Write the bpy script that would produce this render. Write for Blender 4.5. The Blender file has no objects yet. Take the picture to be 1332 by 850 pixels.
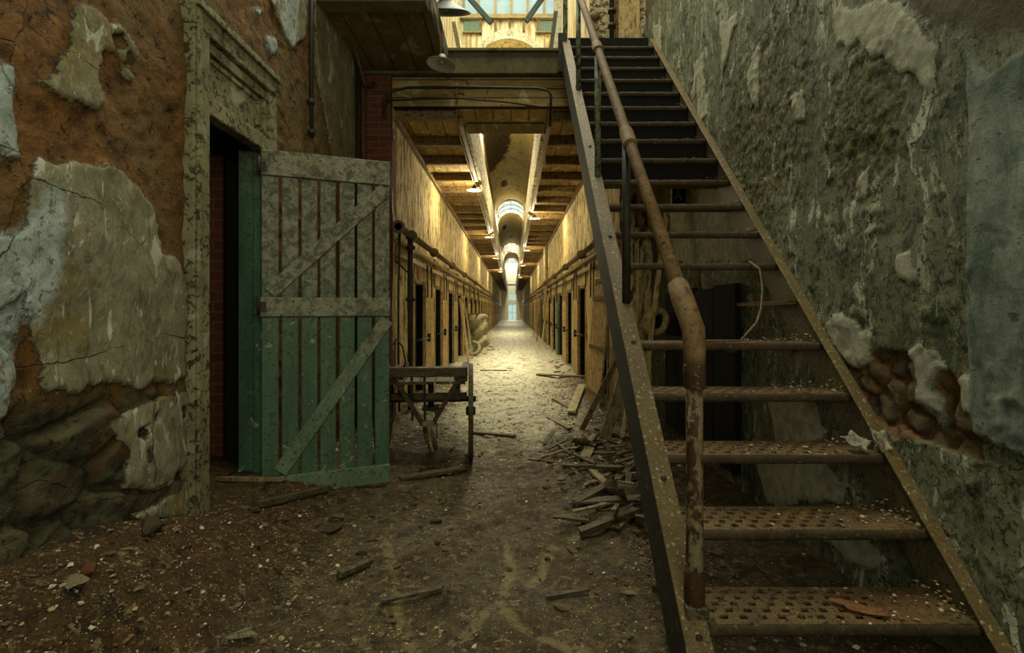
import bpy, math, random
import numpy as np
from mathutils import Vector, Matrix
random.seed(7)
S = bpy.context.scene
COL = S.collection
F = 667.0; CX = 666.5; CY = 403.0; H0 = 1.24      # focal length in pixels, vanishing point, eye height

# ------------------------------------------------------------------ helpers
def at(px, py, Y):   # the point at depth Y seen at a pixel
    return Vector(((px-CX)*Y/F, Y, H0+(CY-py)*Y/F))
def onX(px, py, X):  # (Y, Z) on a side wall at X
    Y = X*F/(px-CX)
    return (Y, H0+(CY-py)*Y/F)

def tag(o, label=None, cat=None, group=None, kind=None):
    if label: o['label'] = label
    if cat: o['category'] = cat
    if group: o['group'] = group
    if kind: o['kind'] = kind
    return o

def empty(name, loc=(0,0,0), rz=0.0, rx=0.0, ry=0.0):
    o = bpy.data.objects.new(name, None); COL.objects.link(o)
    o.location = loc; o.rotation_euler = (rx, ry, rz); o.empty_display_size = .1
    return o

def copy_tree(o, parent=None):
    c = o.copy(); COL.objects.link(c)
    if parent is not None: c.parent = parent
    for ch in [x for x in bpy.data.objects if x.parent == o]:
        copy_tree(ch, c)
    return c

class MB:
    def __init__(s): s.v = []; s.f = []; s.sm = []
    def add(s, vs, fs, smooth=False):
        b = len(s.v); s.v += [tuple(p) for p in vs]
        for f in fs: s.f.append(tuple(b+i for i in f)); s.sm.append(smooth)
        return s
    def box(s, lo, hi, M=None):
        x0,y0,z0 = lo; x1,y1,z1 = hi
        vs = [Vector(p) for p in ((x0,y0,z0),(x1,y0,z0),(x1,y1,z0),(x0,y1,z0),(x0,y0,z1),(x1,y0,z1),(x1,y1,z1),(x0,y1,z1))]
        if M is not None: vs = [M @ p for p in vs]
        return s.add(vs, [(0,3,2,1),(4,5,6,7),(0,1,5,4),(1,2,6,5),(2,3,7,6),(3,0,4,7)])
    def beam(s, p0, p1, w, t, up=(0,0,1), seg=1, jit=0.0, taper=0.0):
        p0 = Vector(p0); p1 = Vector(p1); d = (p1-p0).normalized(); up = Vector(up)
        sd = d.cross(up)
        if sd.length < 1e-4: sd = d.cross(Vector((1,0,0)))
        sd.normalize(); n = sd.cross(d).normalized()
        vs = []
        for k in range(seg+1):
            c = p0.lerp(p1, k/seg)
            ww = w*(1-taper*(k/seg))
            for a, b in ((-1,-1),(1,-1),(1,1),(-1,1)):
                e = 0 if jit == 0 else random.uniform(-jit, jit)
                g = 0 if (jit == 0 or 0 < k < seg) else random.uniform(-jit*5, jit*5)
                vs.append(c + sd*(a*ww/2+e) + n*(b*t/2 + e*.5) + d*g)
        fs = [(3,2,1,0)]
        for k in range(seg):
            for j in range(4):
                a = k*4+j; b = k*4+(j+1)%4
                fs.append((a, b, b+4, a+4))
        m = seg*4; fs.append((m, m+1, m+2, m+3))
        return s.add(vs, fs)
    def tube(s, pts, r, n=10, caps=True):
        pts = [Vector(p) for p in pts]; rs = r if isinstance(r, (list, tuple)) else [r]*len(pts)
        vs = []; fs = []; prev = None
        for i, p in enumerate(pts):
            d = (pts[min(i+1, len(pts)-1)] - pts[max(i-1, 0)]).normalized()
            if prev is None:
                a = d.cross(Vector((0,0,1)))
                if a.length < .05: a = d.cross(Vector((1,0,0)))
            else:
                a = prev - d*prev.dot(d)
            a.normalize(); prev = a; b = d.cross(a)
            for k in range(n):
                t = 2*math.pi*k/n
                vs.append(p + (a*math.cos(t)+b*math.sin(t))*rs[i])
        for i in range(len(pts)-1):
            for k in range(n):
                x = i*n+k; y = i*n+(k+1)%n
                fs.append((x, y, y+n, x+n))
        if caps:
            fs.append(tuple(range(n-1,-1,-1))); fs.append(tuple(range((len(pts)-1)*n, len(pts)*n)))
        return s.add(vs, fs, True)
    def lathe(s, prof, M=None, n=24):   # prof: (r, z)
        vs = []; fs = []
        for r, z in prof:
            for k in range(n):
                t = 2*math.pi*k/n; vs.append(Vector((r*math.cos(t), r*math.sin(t), z)))
        for i in range(len(prof)-1):
            for k in range(n):
                x = i*n+k; y = i*n+(k+1)%n
                fs.append((x, y, y+n, x+n))
        if M is not None: vs = [M @ p for p in vs]
        return s.add(vs, fs, True)
    def torus(s, R, r, M=None, n=28, m=10):
        vs = []; fs = []
        for i in range(n):
            a = 2*math.pi*i/n
            for j in range(m):
                b = 2*math.pi*j/m
                vs.append(Vector(((R+r*math.cos(b))*math.cos(a), (R+r*math.cos(b))*math.sin(a), r*math.sin(b))))
        for i in range(n):
            for j in range(m):
                fs.append((i*m+j, ((i+1)%n)*m+j, ((i+1)%n)*m+(j+1)%m, i*m+(j+1)%m))
        if M is not None: vs = [M @ p for p in vs]
        return s.add(vs, fs, True)
    def prism(s, poly, axis, a0, a1):    # poly of 2D points extruded along 'x','y' or 'z'
        n = len(poly); vs = []
        for a in (a0, a1):
            for u, v in poly:
                vs.append({'x': (a,u,v), 'y': (u,a,v), 'z': (u,v,a)}[axis])
        fs = [tuple(range(n-1,-1,-1)), tuple(range(n,2*n))]
        for i in range(n):
            j = (i+1)%n; fs.append((i, j, j+n, i+n))
        return s.add(vs, fs)
    def build(s, name, mat, parent=None, bevel=0.0, loc=None):
        me = bpy.data.meshes.new(name); me.from_pydata(s.v, [], s.f); me.update()
        for p, q in zip(me.polygons, s.sm): p.use_smooth = q
        if isinstance(mat, (list, tuple)):
            for m in mat: me.materials.append(m)
        else: me.materials.append(mat)
        o = bpy.data.objects.new(name, me); COL.objects.link(o)
        if parent is not None: o.parent = parent
        if loc is not None: o.location = loc
        import bmesh
        bm = bmesh.new(); bm.from_mesh(me)
        bmesh.ops.recalc_face_normals(bm, faces=bm.faces); bm.to_mesh(me); bm.free()
        if bevel > 0:
            b = o.modifiers.new('bevel', 'BEVEL'); b.width = bevel; b.segments = 2; b.limit_method = 'ANGLE'
        return o

# ------------------------------------------------------------------ numpy noise
_rng = np.random.RandomState(11)
TAB = _rng.rand(8, 256, 256)
def vnoise(x, y, k=0):
    ix = np.floor(x).astype(int); iy = np.floor(y).astype(int)
    fx = x-ix; fy = y-iy; fx = fx*fx*(3-2*fx); fy = fy*fy*(3-2*fy); T = TAB[k % 8]
    a = T[ix & 255, iy & 255]; b = T[(ix+1) & 255, iy & 255]; c = T[ix & 255, (iy+1) & 255]; d = T[(ix+1) & 255, (iy+1) & 255]
    return (a*(1-fx)+b*fx)*(1-fy)+(c*(1-fx)+d*fx)*fy
def fbm(x, y, k=0, oct=4):
    s = 0; a = .5; t = 0
    for i in range(oct):
        s = s + a*vnoise(x*2**i+17.3*i, y*2**i-9.1*i, k+i); t += a; a *= .5
    return s/t          # 0..1
def worley(x, y, k=0):
    ix = np.floor(x).astype(int); iy = np.floor(y).astype(int)
    f1 = np.full(x.shape, 9.); f2 = np.full(x.shape, 9.); idv = np.zeros(x.shape)
    for di in (-1,0,1):
        for dj in (-1,0,1):
            a = ix+di; b = iy+dj
            px = a + TAB[k, a & 255, b & 255]; py = b + TAB[(k+1) % 8, a & 255, b & 255]
            d = np.hypot(x-px, y-py); cl = d < f1
            f2 = np.where(cl, f1, np.minimum(f2, d)); idv = np.where(cl, TAB[(k+2) % 8, a & 255, b & 255], idv); f1 = np.where(cl, d, f1)
    return f1, f2, idv
def sdpoly(x, y, poly):      # signed distance, positive inside
    d = np.full(x.shape, 1e9); ins = np.zeros(x.shape, bool); n = len(poly)
    for i in range(n):
        x0, y0 = poly[i]; x1, y1 = poly[(i+1) % n]
        ex, ey = x1-x0, y1-y0; L = ex*ex+ey*ey+1e-12
        t = np.clip(((x-x0)*ex+(y-y0)*ey)/L, 0, 1)
        d = np.minimum(d, np.hypot(x-x0-t*ex, y-y0-t*ey))
        if abs(ey) > 1e-9:
            c = ((y0 > y) != (y1 > y)) & (x < (x1-x0)*(y-y0)/ey + x0)
            ins ^= c
    return np.where(ins, d, -d)
def sstep(v, a, b): t = np.clip((v-a)/(b-a), 0, 1); return t*t*(3-2*t)

def grid_mesh(name, us, vs, posf, mat, attrs=None, holes=None, smooth=True, flip=False, parent=None):
    U, V = np.meshgrid(us, vs, indexing='ij'); P = posf(U, V); nu, nv = U.shape
    idx = np.arange(nu*nv).reshape(nu, nv)
    q = np.stack([idx[:-1,:-1], idx[1:,:-1], idx[1:,1:], idx[:-1,1:]], -1).reshape(-1, 4)
    if flip: q = q[:, ::-1]
    if holes is not None:
        cu = (U[:-1,:-1]+U[1:,1:]).ravel()/2; cv = (V[:-1,:-1]+V[1:,1:]).ravel()/2
        q = q[~holes(cu, cv)]
    me = bpy.data.meshes.new(name)
    me.vertices.add(nu*nv); me.vertices.foreach_set('co', P.reshape(-1).astype(np.float32))
    me.loops.add(len(q)*4); me.polygons.add(len(q))
    me.polygons.foreach_set('loop_start', np.arange(len(q), dtype=np.int32)*4)
    me.loops.foreach_set('vertex_index', q.ravel().astype(np.int32))
    me.update(calc_edges=True); me.validate()
    me.polygons.foreach_set('use_smooth', np.full(len(me.polygons), smooth))
    for k, fn in (attrs or {}).items():
        a = me.attributes.new(k, 'FLOAT', 'POINT'); a.data.foreach_set('value', np.asarray(fn).reshape(-1).astype(np.float32))
    me.materials.append(mat)
    o = bpy.data.objects.new(name, me); COL.objects.link(o)
    if parent is not None: o.parent = parent
    return o

# ------------------------------------------------------------------ node materials
def lin(c):
    return tuple(((x/255)/12.92 if x/255 <= .04045 else ((x/255+.055)/1.055)**2.4) for x in c)+(1.,)
class NM:
    def __init__(s, name, rough=.85, spec=.3):
        s.m = bpy.data.materials.new(name); s.m.use_nodes = True; s.t = s.m.node_tree
        for n in list(s.t.nodes): s.t.nodes.remove(n)
        s.out = s.t.nodes.new('ShaderNodeOutputMaterial'); s.b = s.t.nodes.new('ShaderNodeBsdfPrincipled')
        s.t.links.new(s.b.outputs[0], s.out.inputs[0]); s.b.inputs['Roughness'].default_value = rough
        s.b.inputs['Specular IOR Level'].default_value = spec
        s.co = s.t.nodes.new('ShaderNodeTexCoord').outputs['Object']; s.h = None
    def L(s, a, b): s.t.links.new(a, b)
    def setin(s, inp, v):
        if isinstance(v, bpy.types.NodeSocket): s.L(v, inp)
        else: inp.default_value = v
    def map(s, scale=(1,1,1), rot=(0,0,0), loc=(0,0,0), vec=None):
        n = s.t.nodes.new('ShaderNodeMapping'); s.L(vec or s.co, n.inputs[0])
        n.inputs['Scale'].default_value = scale; n.inputs['Rotation'].default_value = rot; n.inputs['Location'].default_value = loc
        return n.outputs[0]
    def noise(s, scale, detail=4, rough=.55, dist=0, vec=None, out=0):
        n = s.t.nodes.new('ShaderNodeTexNoise'); s.L(vec or s.co, n.inputs['Vector'])
        n.inputs['Scale'].default_value = scale; n.inputs['Detail'].default_value = detail
        n.inputs['Roughness'].default_value = rough; n.inputs['Distortion'].default_value = dist
        return n.outputs[out]
    def vor(s, scale, feature='F1', vec=None, out='Distance', rnd=1):
        n = s.t.nodes.new('ShaderNodeTexVoronoi'); n.feature = feature; s.L(vec or s.co, n.inputs['Vector'])
        n.inputs['Scale'].default_value = scale; n.inputs['Randomness'].default_value = rnd
        return n.outputs[out]
    def attr(s, name):
        n = s.t.nodes.new('ShaderNodeAttribute'); n.attribute_name = name; return n.outputs['Fac']
    def math(s, op, a, b=0.0, clamp=False):
        n = s.t.nodes.new('ShaderNodeMath'); n.operation = op; n.use_clamp = clamp
        s.setin(n.inputs[0], a); s.setin(n.inputs[1], b); return n.outputs[0]
    def step(s, v, a, b, lo=0., hi=1.):
        n = s.t.nodes.new('ShaderNodeMapRange'); s.setin(n.inputs[0], v)
        n.inputs[1].default_value = a; n.inputs[2].default_value = b; n.inputs[3].default_value = lo; n.inputs[4].default_value = hi
        n.clamp = True; return n.outputs[0]
    def ramp(s, v, stops):
        n = s.t.nodes.new('ShaderNodeValToRGB'); s.setin(n.inputs[0], v); e = n.color_ramp.elements
        while len(e) < len(stops): e.new(.5)
        for k, (p, c) in enumerate(stops): e[k].position = p; e[k].color = lin(c)
        return n.outputs[0]
    def mix(s, f, a, b, mode='MIX'):
        n = s.t.nodes.new('ShaderNodeMix'); n.data_type = 'RGBA'; n.blend_type = mode
        s.setin(n.inputs[0], f)
        for i, v in ((6, a), (7, b)):
            if isinstance(v, tuple) and len(v) == 3: v = lin(v)
            s.setin(n.inputs[i], v)
        return n.outputs[2]
    def color(s, c): s.setin(s.b.inputs['Base Color'], lin(c) if isinstance(c, tuple) and len(c) == 3 else c); return s
    def bump(s, h, strength=.5, dist=.01):
        n = s.t.nodes.new('ShaderNodeBump'); n.inputs['Strength'].default_value = strength; n.inputs['Distance'].default_value = dist
        s.L(h, n.inputs['Height']); s.L(n.outputs[0], s.b.inputs['Normal']); return s
    def rough(s, v): s.setin(s.b.inputs['Roughness'], v); return s

def layered(name, c_lo, c_hi, c_spot, spot=.62, sc=6, stretch=(1,1,1), bump=.6, bd=.01, rough=.85, spots=40, spotw=.03, metal=0.0, dirt=None):
    """two-tone weathered surface with chipped spots of a third colour"""
    m = NM(name, rough); v = m.map(stretch)
    a = m.noise(sc, 6, .6, .3, v); c = m.mix(m.step(a, .3, .7), c_lo, c_hi)
    n2 = m.noise(spots, 5, .6, .6, v); k = m.step(n2, spot, spot+spotw)
    c = m.mix(k, c, c_spot)
    if dirt:
        k2 = m.step(m.noise(sc*.6, 5, .7, .5), .5, .68); c = m.mix(k2, c, dirt)
    c = m.mix(1.0, c, m.ramp(m.noise(spots*1.7, 6, .75, .5), [(.3,(120,112,98)),(.5,(232,230,226)),(.7,(255,255,255))]), 'MULTIPLY')
    m.color(c)
    hh = m.math('ADD', m.math('MULTIPLY', n2, .7), m.math('MULTIPLY', m.noise(spots*4, 4, .6), .3))
    m.bump(hh, bump, bd); m.b.inputs['Metallic'].default_value = metal
    return m.m

M = {}
M['rust_pipe'] = layered('rust_pipe', (92,72,44), (128,106,66), (60,36,18), .6, 9, (1,1,1), .5, .004, .6)
M['rail_paint'] = layered('rail_paint', (98,74,42), (128,102,62), (66,42,22), .60, 7, (1,1,1), .5, .004, .75, 30, .06)
M['plate_dark'] = layered('plate_dark', (40,38,26), (60,56,38), (96,104,78), .62, 5, (1,1,1), .6, .005, .75, 18, .03)
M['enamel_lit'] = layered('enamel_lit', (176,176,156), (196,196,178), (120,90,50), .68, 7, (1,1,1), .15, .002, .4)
M['post_paint'] = layered('post_paint', (146,136,100), (112,96,62), (70,44,24), .49, 8, (1,1,.6), .7, .005, .65, 30, .05)
M['post_rust'] = layered('post_rust', (82,52,28), (52,34,18), (124,106,76), .6, 14, (1,1,1), .8, .006, .75, 36, .05)
M['stringer'] = layered('stringer', (80,74,48), (108,98,66), (52,54,42), .56, 5, (1,1,1), .7, .006, .55, 45, .04)
M['stringer_flange'] = layered('stringer_flange', (98,80,48), (122,104,66), (178,168,130), .60, 5, (1,1,1), .6, .005, .55, 60, .04)
M['green_post'] = layered('green_post', (96,104,76), (126,130,98), (34,32,20), .52, 9, (1,1,.5), .7, .005, .6, 30, .03)
M['dark_iron'] = layered('dark_iron', (38,34,24), (58,50,32), (84,58,30), .66, 10, (1,1,1), .5, .004, .6)
M['tread'] = layered('tread', (88,70,40), (126,104,64), (42,30,18), .55, 7, (1,1,1), .9, .006, .75, 60, .06, dirt=(112,76,42))
M['lip'] = layered('lip', (84,70,44), (58,46,28), (130,108,70), .62, 9, (1,1,1), .8, .006, .75, 50, .05)
M['dirt_heap'] = layered('dirt_heap', (86,70,46), (110,94,64), (158,148,118), .62, 12, (1,1,1), 1., .01, .95, 90, .03)
M['wood_dark'] = layered('wood_dark', (74,64,42), (98,86,58), (42,34,22), .58, 5, (1,8,8), .6, .004, .85, 12)
M['wood_grey'] = layered('wood_grey', (120,104,74), (148,130,94), (84,68,44), .58, 3, (8,1,1), .6, .004, .85, 10)
M['wood_tan'] = layered('wood_tan', (190,160,106), (212,186,130), (112,84,48), .58, 3, (6,6,.8), .5, .004, .8, 8)
M['wood_pale'] = layered('wood_pale', (172,152,108), (192,174,130), (120,96,60), .6, 3, (6,6,1), .5, .004, .85, 8)
M['enamel'] = layered('enamel', (128,126,104), (150,148,126), (120,90,50), .68, 7, (1,1,1), .15, .002, .35)
M['enamel_dark'] = layered('enamel_dark', (30,34,28), (46,50,40), (96,78,44), .66, 7, (1,1,1), .2, .002, .45)
M['brass_rail'] = layered('brass_rail', (140,122,78), (170,152,104), (96,66,34), .6, 6, (1,1,1), .5, .004, .7)
M['black'] = layered('black_and_shade', (12,10,7), (20,16,11), (6,5,4), .6, 3, (1,1,1), .3, .01, .95)  # near-black; also carries the painted shade of cells, chamber and stair gaps
M['plain_render'] = layered('plain_render', (98,88,62), (128,118,88), (72,56,34), .58, 2.5, (1,1,1), .6, .01, .9, 16)
M['fabric_net'] = layered('fabric_net', (160,150,112), (190,182,146), (96,82,52), .55, 20, (1,1,1), .9, .01, .9, 70)
M['rubber'] = layered('rubber', (132,126,88), (158,152,112), (92,84,54), .6, 12, (1,1,1), .5, .005, .8)
M['blue_bar'] = layered('blue_bar', (20,44,46), (34,60,60), (70,60,40), .68, 6, (1,1,1), .3, .003, .6)
M['white_paint'] = layered('white_paint', (196,190,158), (214,210,184), (140,104,58), .62, 4, (2,2,.4), .5, .004, .7, 14, .04)
M['paper'] = layered('paper', (150,146,122), (172,168,146), (110,96,66), .62, 9, (1,1,1), .5, .004, .8)
M['chip_pale'] = layered('chip_pale', (128,118,88), (150,140,108), (84,70,44), .56, 12, (1,1,1), .7, .01, .95, 14)
M['chip_tan'] = layered('chip_tan', (104,86,56), (128,108,74), (66,50,30), .56, 12, (1,1,1), .7, .01, .95, 14)
M['chip_rust'] = layered('chip_rust', (104,66,36), (120,80,46), (66,44,24), .56, 12, (1,1,1), .7, .01, .95, 14)
M['orange_flake'] = layered('orange_flake', (122,82,46), (138,98,58), (96,66,38), .62, 12, (1,1,1), .5, .004, .8)
M['letter'] = layered('letter', (176,172,150), (190,186,164), (120,110,84), .7, 12, (1,1,1), .2, .002, .7)

# door paint: green lower down, grey weathering higher up
def door_mat(name, g1, g2, greyk, split=1.25):
    m = NM(name, .6)
    v = m.map((3, 3, .8)); a = m.noise(3, 6, .6, .4, v)
    green = m.mix(m.step(a, .3, .7), g1, g2)
    grey = m.mix(m.step(m.noise(16, 6, .65, .5), .42, .58), (84,80,56), (138,134,106))
    z = m.t.nodes.new('ShaderNodeSeparateXYZ'); m.L(m.co, z.inputs[0])
    zz = m.math('ADD', z.outputs[2], m.math('MULTIPLY', m.math('SUBTRACT', m.noise(4, 5, .7, .4), .5), 1.5))
    c = m.mix(m.math('MULTIPLY', m.step(zz, split-.2, split+.25), greyk), green, grey)
    ch = m.step(m.noise(55, 5, .7, .6), .57, .62); c = m.mix(ch, c, (52,50,34))
    ch2 = m.step(m.noise(9, 5, .7, .8), .62, .65); c = m.mix(ch2, c, (140,144,116)); c = m.mix(m.step(m.noise(24, 6, .75, .8), .56, .64), c, (54,60,40))
    m.color(c); m.bump(m.math('ADD', m.noise(55, 5, .7, .6), m.math('MULTIPLY', m.noise(20, 4), .5)), .5, .004)
    return m.m
M['door_board'] = door_mat('door_board', (58,86,62), (84,110,82), .85)
M['door_rail'] = door_mat('door_rail', (82,106,80), (114,130,98), .95, .9)
M['door_jamb'] = door_mat('door_jamb', (48,82,58), (76,106,78), .5, 2.1)
def casing_mat():
    m = NM('casing_paint', .75); n = m.noise(26, 6, .7, .8)
    c = m.mix(m.step(m.noise(5, 5, .6), .35, .65), (138,134,98), (110,106,74))
    c = m.mix(m.step(n, .52, .57), c, (60,50,30)); c = m.mix(m.step(m.noise(4, 5, .6, .4), .6, .66), c, (158,158,128))
    m.color(c); m.bump(n, .9, .008); return m.m
M['casing'] = casing_mat()

# left entrance wall: clay render, plaster islands (sd attribute), rubble footing
def left_wall_mat():
    m = NM('clay_render_wall', .92)
    fine = m.noise(60, 6, .65, .3); mid = m.noise(9, 6, .62, .4); big = m.noise(1.6, 4, .55, .3)
    clay = m.mix(m.step(mid, .32, .68), (78,50,22), (140,98,46))
    clay = m.mix(m.step(big, .42, .62), clay, (104,84,46))
    clay = m.mix(m.step(m.noise(22, 6, .7, .8), .56, .64), clay, (44,30,14))
    clay = m.mix(m.step(fine, .62, .68), clay, (172,128,70))
    pl = m.mix(m.step(m.noise(4, 6, .6, .6), .35, .65), (112,106,76), (142,138,110))
    pl = m.mix(m.step(m.noise(2.2, 5, .6, 1.2), .52, .62), pl, (122,108,66))
    pl = m.mix(m.step(m.noise(14, 6, .7, 1.0, m.map((1,1,.5))), .6, .66), pl, (162,162,140))
    pl = m.mix(m.step(m.noise(11, 6, .75, 1.5), .63, .68), pl, (84,72,44))
    wp = m.mix(m.step(m.noise(12, 6, .7, .6), .4, .6), (138,148,140), (172,180,172))
    wp = m.mix(m.step(m.noise(30, 6, .7, .6), .55, .6), wp, (106,106,86))
    st = m.mix(m.step(m.noise(8, 6, .65, .5), .35, .65), (48,48,30), (92,86,58))
    st = m.mix(m.step(m.noise(26, 6, .7, .6), .55, .62), st, (36,36,22))
    st = m.mix(m.step(m.noise(5, 5, .6, .6), .54, .6), st, (84,64,36))
    crk = m.step(m.vor(1.9, 'DISTANCE_TO_EDGE', m.mix(.10, m.co, m.noise(4, 5, .6, 0, None, 1))), .006, .0)
    crk = m.math('MULTIPLY', crk, m.step(m.noise(2, 3, .5), .45, .55))
    pl = m.mix(crk, pl, (64,50,28))
    pl = m.mix(m.step(m.noise(13, 6, .78, 1.2, m.map((1,1,.5))), .50, .66), pl, (84,78,52))
    pl = m.mix(m.step(m.noise(42, 6, .75, .8), .56, .64), pl, (150,146,116))
    pl = m.mix(m.step(m.noise(6, 4, .6, 2.2, m.map((1,1,.35))), .60, .63), pl, (176,176,156))
    e = m.math('MULTIPLY', m.math('SUBTRACT', m.noise(34, 6, .7, .5), .5), .05)
    def msk(n, w=.004): return m.step(m.math('ADD', m.attr(n), e), -w, w)
    c = m.mix(msk('stone', .03), clay, st)
    kp = msk('plaster'); c = m.mix(kp, c, pl)
    kw = m.math('MULTIPLY', msk('white', .02), m.step(m.noise(7, 6, .7, .8), .36, .44)); c = m.mix(kw, c, wp)
    m.color(c)
    h = m.math('ADD', m.math('MULTIPLY', mid, .5), m.math('MULTIPLY', fine, .5))
    h = m.math('ADD', m.math('MULTIPLY', h, m.math('SUBTRACT', 1.15, kp)), m.math('MULTIPLY', kp, m.math('ADD', 1.0, m.math('MULTIPLY', m.noise(18, 6, .7, 1.2, m.map((1,1,.4))), .5))))
    h = m.math('SUBTRACT', h, m.math('MULTIPLY', crk, .5))
    m.bump(h, 1., .028); return m.m
M['left_wall'] = left_wall_mat()

def right_wall_mat():
    m = NM('flaking_green_wall', .82)
    sv = m.map((1, 1, .33)); fine = m.noise(50, 6, .7, .5)
    base = m.mix(m.step(m.noise(3.2, 6, .65, .5), .3, .7), (98,102,76), (134,136,108))
    base = m.mix(m.step(m.noise(11, 6, .7, .9, sv), .52, .6), base, (74,82,58))
    base = m.mix(m.step(m.noise(7.5, 6, .66, 1.1, sv), .57, .60), base, (166,166,140))
    base = m.mix(m.step(m.noise(10, 5, .6, .7, sv), .61, .63), base, (192,192,166))
    base = m.mix(m.step(m.noise(18, 6, .75, 1.2), .56, .6), base, (58,56,34))
    moss = m.mix(m.step(m.noise(34, 6, .7, .5), .4, .6), (52,50,28), (122,120,76))
    km = m.math('ADD', m.attr('moss'), m.math('MULTIPLY', m.math('SUBTRACT', m.noise(7, 6, .8, 1.0), .5), 2.6))
    base = m.mix(m.step(km, .15, .3), base, moss)
    base = m.mix(m.step(fine, .6, .64), base, (40,38,24))
    base = m.mix(m.step(m.noise(26, 6, .75, 1.2, m.map((1,1,.6))), .57, .6), base, (46,48,30))
    blue = m.mix(m.step(m.noise(7, 6, .75, .5, m.map((1,1,.4))), .38, .62), (88,100,86), (146,152,136))
    blue = m.mix(m.step(m.noise(24, 6, .7, .8), .6, .64), blue, (70,76,62))
    e = m.math('MULTIPLY', m.math('SUBTRACT', m.noise(34, 6, .7, .5), .5), .035)
    bare = m.mix(m.step(m.noise(6, 5, .6), .4, .6), (84,76,48), (66,58,34))
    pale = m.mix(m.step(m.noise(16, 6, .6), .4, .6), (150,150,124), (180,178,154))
    c = m.mix(m.step(m.math('ADD', m.attr('bare'), m.math('MULTIPLY', e, 4)), -.02, .02), base, bare)
    c = m.mix(m.step(m.math('ADD', m.attr('pilaster'), e), -.002, .002), c, blue)
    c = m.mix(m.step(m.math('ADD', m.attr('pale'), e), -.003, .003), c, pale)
    ora = m.mix(m.step(m.noise(9, 6, .7), .4, .6), (104,70,36), (146,104,58))
    stn = m.mix(m.step(m.noise(14, 6, .7), .4, .6), (76,60,38), (118,100,68))
    ora = m.mix(m.step(m.attr('stones'), .25, .45), ora, stn)
    kh = m.step(m.math('ADD', m.attr('hole'), e), -.003, .003)
    c = m.mix(kh, c, ora); m.color(c)
    h = m.math('ADD', m.noise(11, 6, .7, .9, sv), m.math('MULTIPLY', fine, .6))
    h = m.math('ADD', h, m.math('MULTIPLY', m.noise(24, 6, .75, .8), .9))
    m.bump(h, 1., .014); m.rough(.72); return m.m
M['right_wall'] = right_wall_mat()

def corridor_mat(name, tint=0):
    m = NM(name, .85)
    sv = m.map((1, 1, .16)); sv2 = m.map((1, 1, .07))
    c = m.mix(m.step(m.noise(2.2, 6, .6, .6), .3, .7), (198,176,112), (222,208,152))
    c = m.mix(m.step(m.noise(5, 6, .7, .8, m.map((1,1,.4))), .54, .64), c, (176,146,82))
    c = m.mix(m.step(m.noise(9, 5, .6, .4, sv2), .56, .66), c, (232,222,172))
    k = m.step(m.noise(13, 6, .7, 1.0, sv), .53, .55)
    c = m.mix(k, c, m.mix(m.step(m.noise(3, 4), .45, .55), (96,62,30), (146,118,68)))
    k3 = m.step(m.noise(17, 6, .65, .9, sv), .575, .595); c = m.mix(k3, c, (46,28,12))
    c = m.mix(m.step(m.noise(40, 6, .75, .4, m.map((1,1,.5))), .52, .7), c, (120,98,56))
    low = m.t.nodes.new('ShaderNodeSeparateXYZ'); m.L(m.co, low.inputs[0])
    lz = m.math('ADD', low.outputs[2], m.math('MULTIPLY', m.math('SUBTRACT', m.noise(3, 5, .7), .5), .9))
    c = m.mix(m.step(lz, .55, .15), c, (176,154,98))
    m.color(c)
    m.bump(m.math('SUBTRACT', m.math('MULTIPLY', m.noise(30, 6, .6), .3), m.math('ADD', k, k3)), .7, .012)
    return m.m
M['corridor'] = corridor_mat('peeling_cream_wall')

def plank_mat(name, along='x', dark=1.0, pitch=.21):
    m = NM(name, .85)
    sp = m.t.nodes.new('ShaderNodeSeparateXYZ'); m.L(m.co, sp.inputs[0])
    ax = sp.outputs[{'x':0,'y':1,'z':2}[along]]
    fr = m.math('FRACT', m.math('DIVIDE', m.math('ADD', ax, 50), pitch)); idn = m.math('FLOOR', m.math('DIVIDE', m.math('ADD', ax, 50), pitch))
    seam = m.math('LESS_THAN', m.math('MULTIPLY', fr, pitch), .01)
    wn = m.t.nodes.new('ShaderNodeTexWhiteNoise'); wn.noise_dimensions = '1D'; m.L(idn, wn.inputs['W'])
    st = {'x':(6,1,1),'y':(1,6,1),'z':(1,1,6)}[along]
    g = m.noise(3, 6, .65, .5, m.map(st))
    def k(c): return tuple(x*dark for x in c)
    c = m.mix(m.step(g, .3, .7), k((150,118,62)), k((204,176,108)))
    c = m.mix(m.math('MULTIPLY', wn.outputs[0], .5), c, k((116,96,56)))
    c = m.mix(m.step(m.noise(4, 6, .7, .8), .57, .61), c, k((206,190,136)))
    c = m.mix(m.step(m.noise(9, 6, .7, .8), .6, .64), c, k((86,60,28)))
    c = m.mix(seam, c, k((40,26,12)))
    m.color(c); m.bump(m.math('SUBTRACT', g, seam), .6, .01); return m.m
M['ceil_plank'] = plank_mat('ceiling_planks', 'x')
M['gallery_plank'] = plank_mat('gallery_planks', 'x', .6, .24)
M['drop_plank'] = plank_mat('drop_planks', 'z', .85, .1)
M['joist'] = layered('joist_wood', (112,90,50), (146,122,74), (60,42,22), .57, 4, (1,5,5), .6, .006, .85, 12)
M['beam'] = layered('beam_concrete', (98,90,62), (122,114,84), (70,58,36), .62, 5, (1,1,1), .6, .006, .9, 40, .04, dirt=(84,74,48))
M['fascia'] = layered('fascia_paint', (176,164,120), (204,194,154), (104,76,40), .53, 5, (1,.5,1.5), .6, .006, .8, 16, .03)
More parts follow.
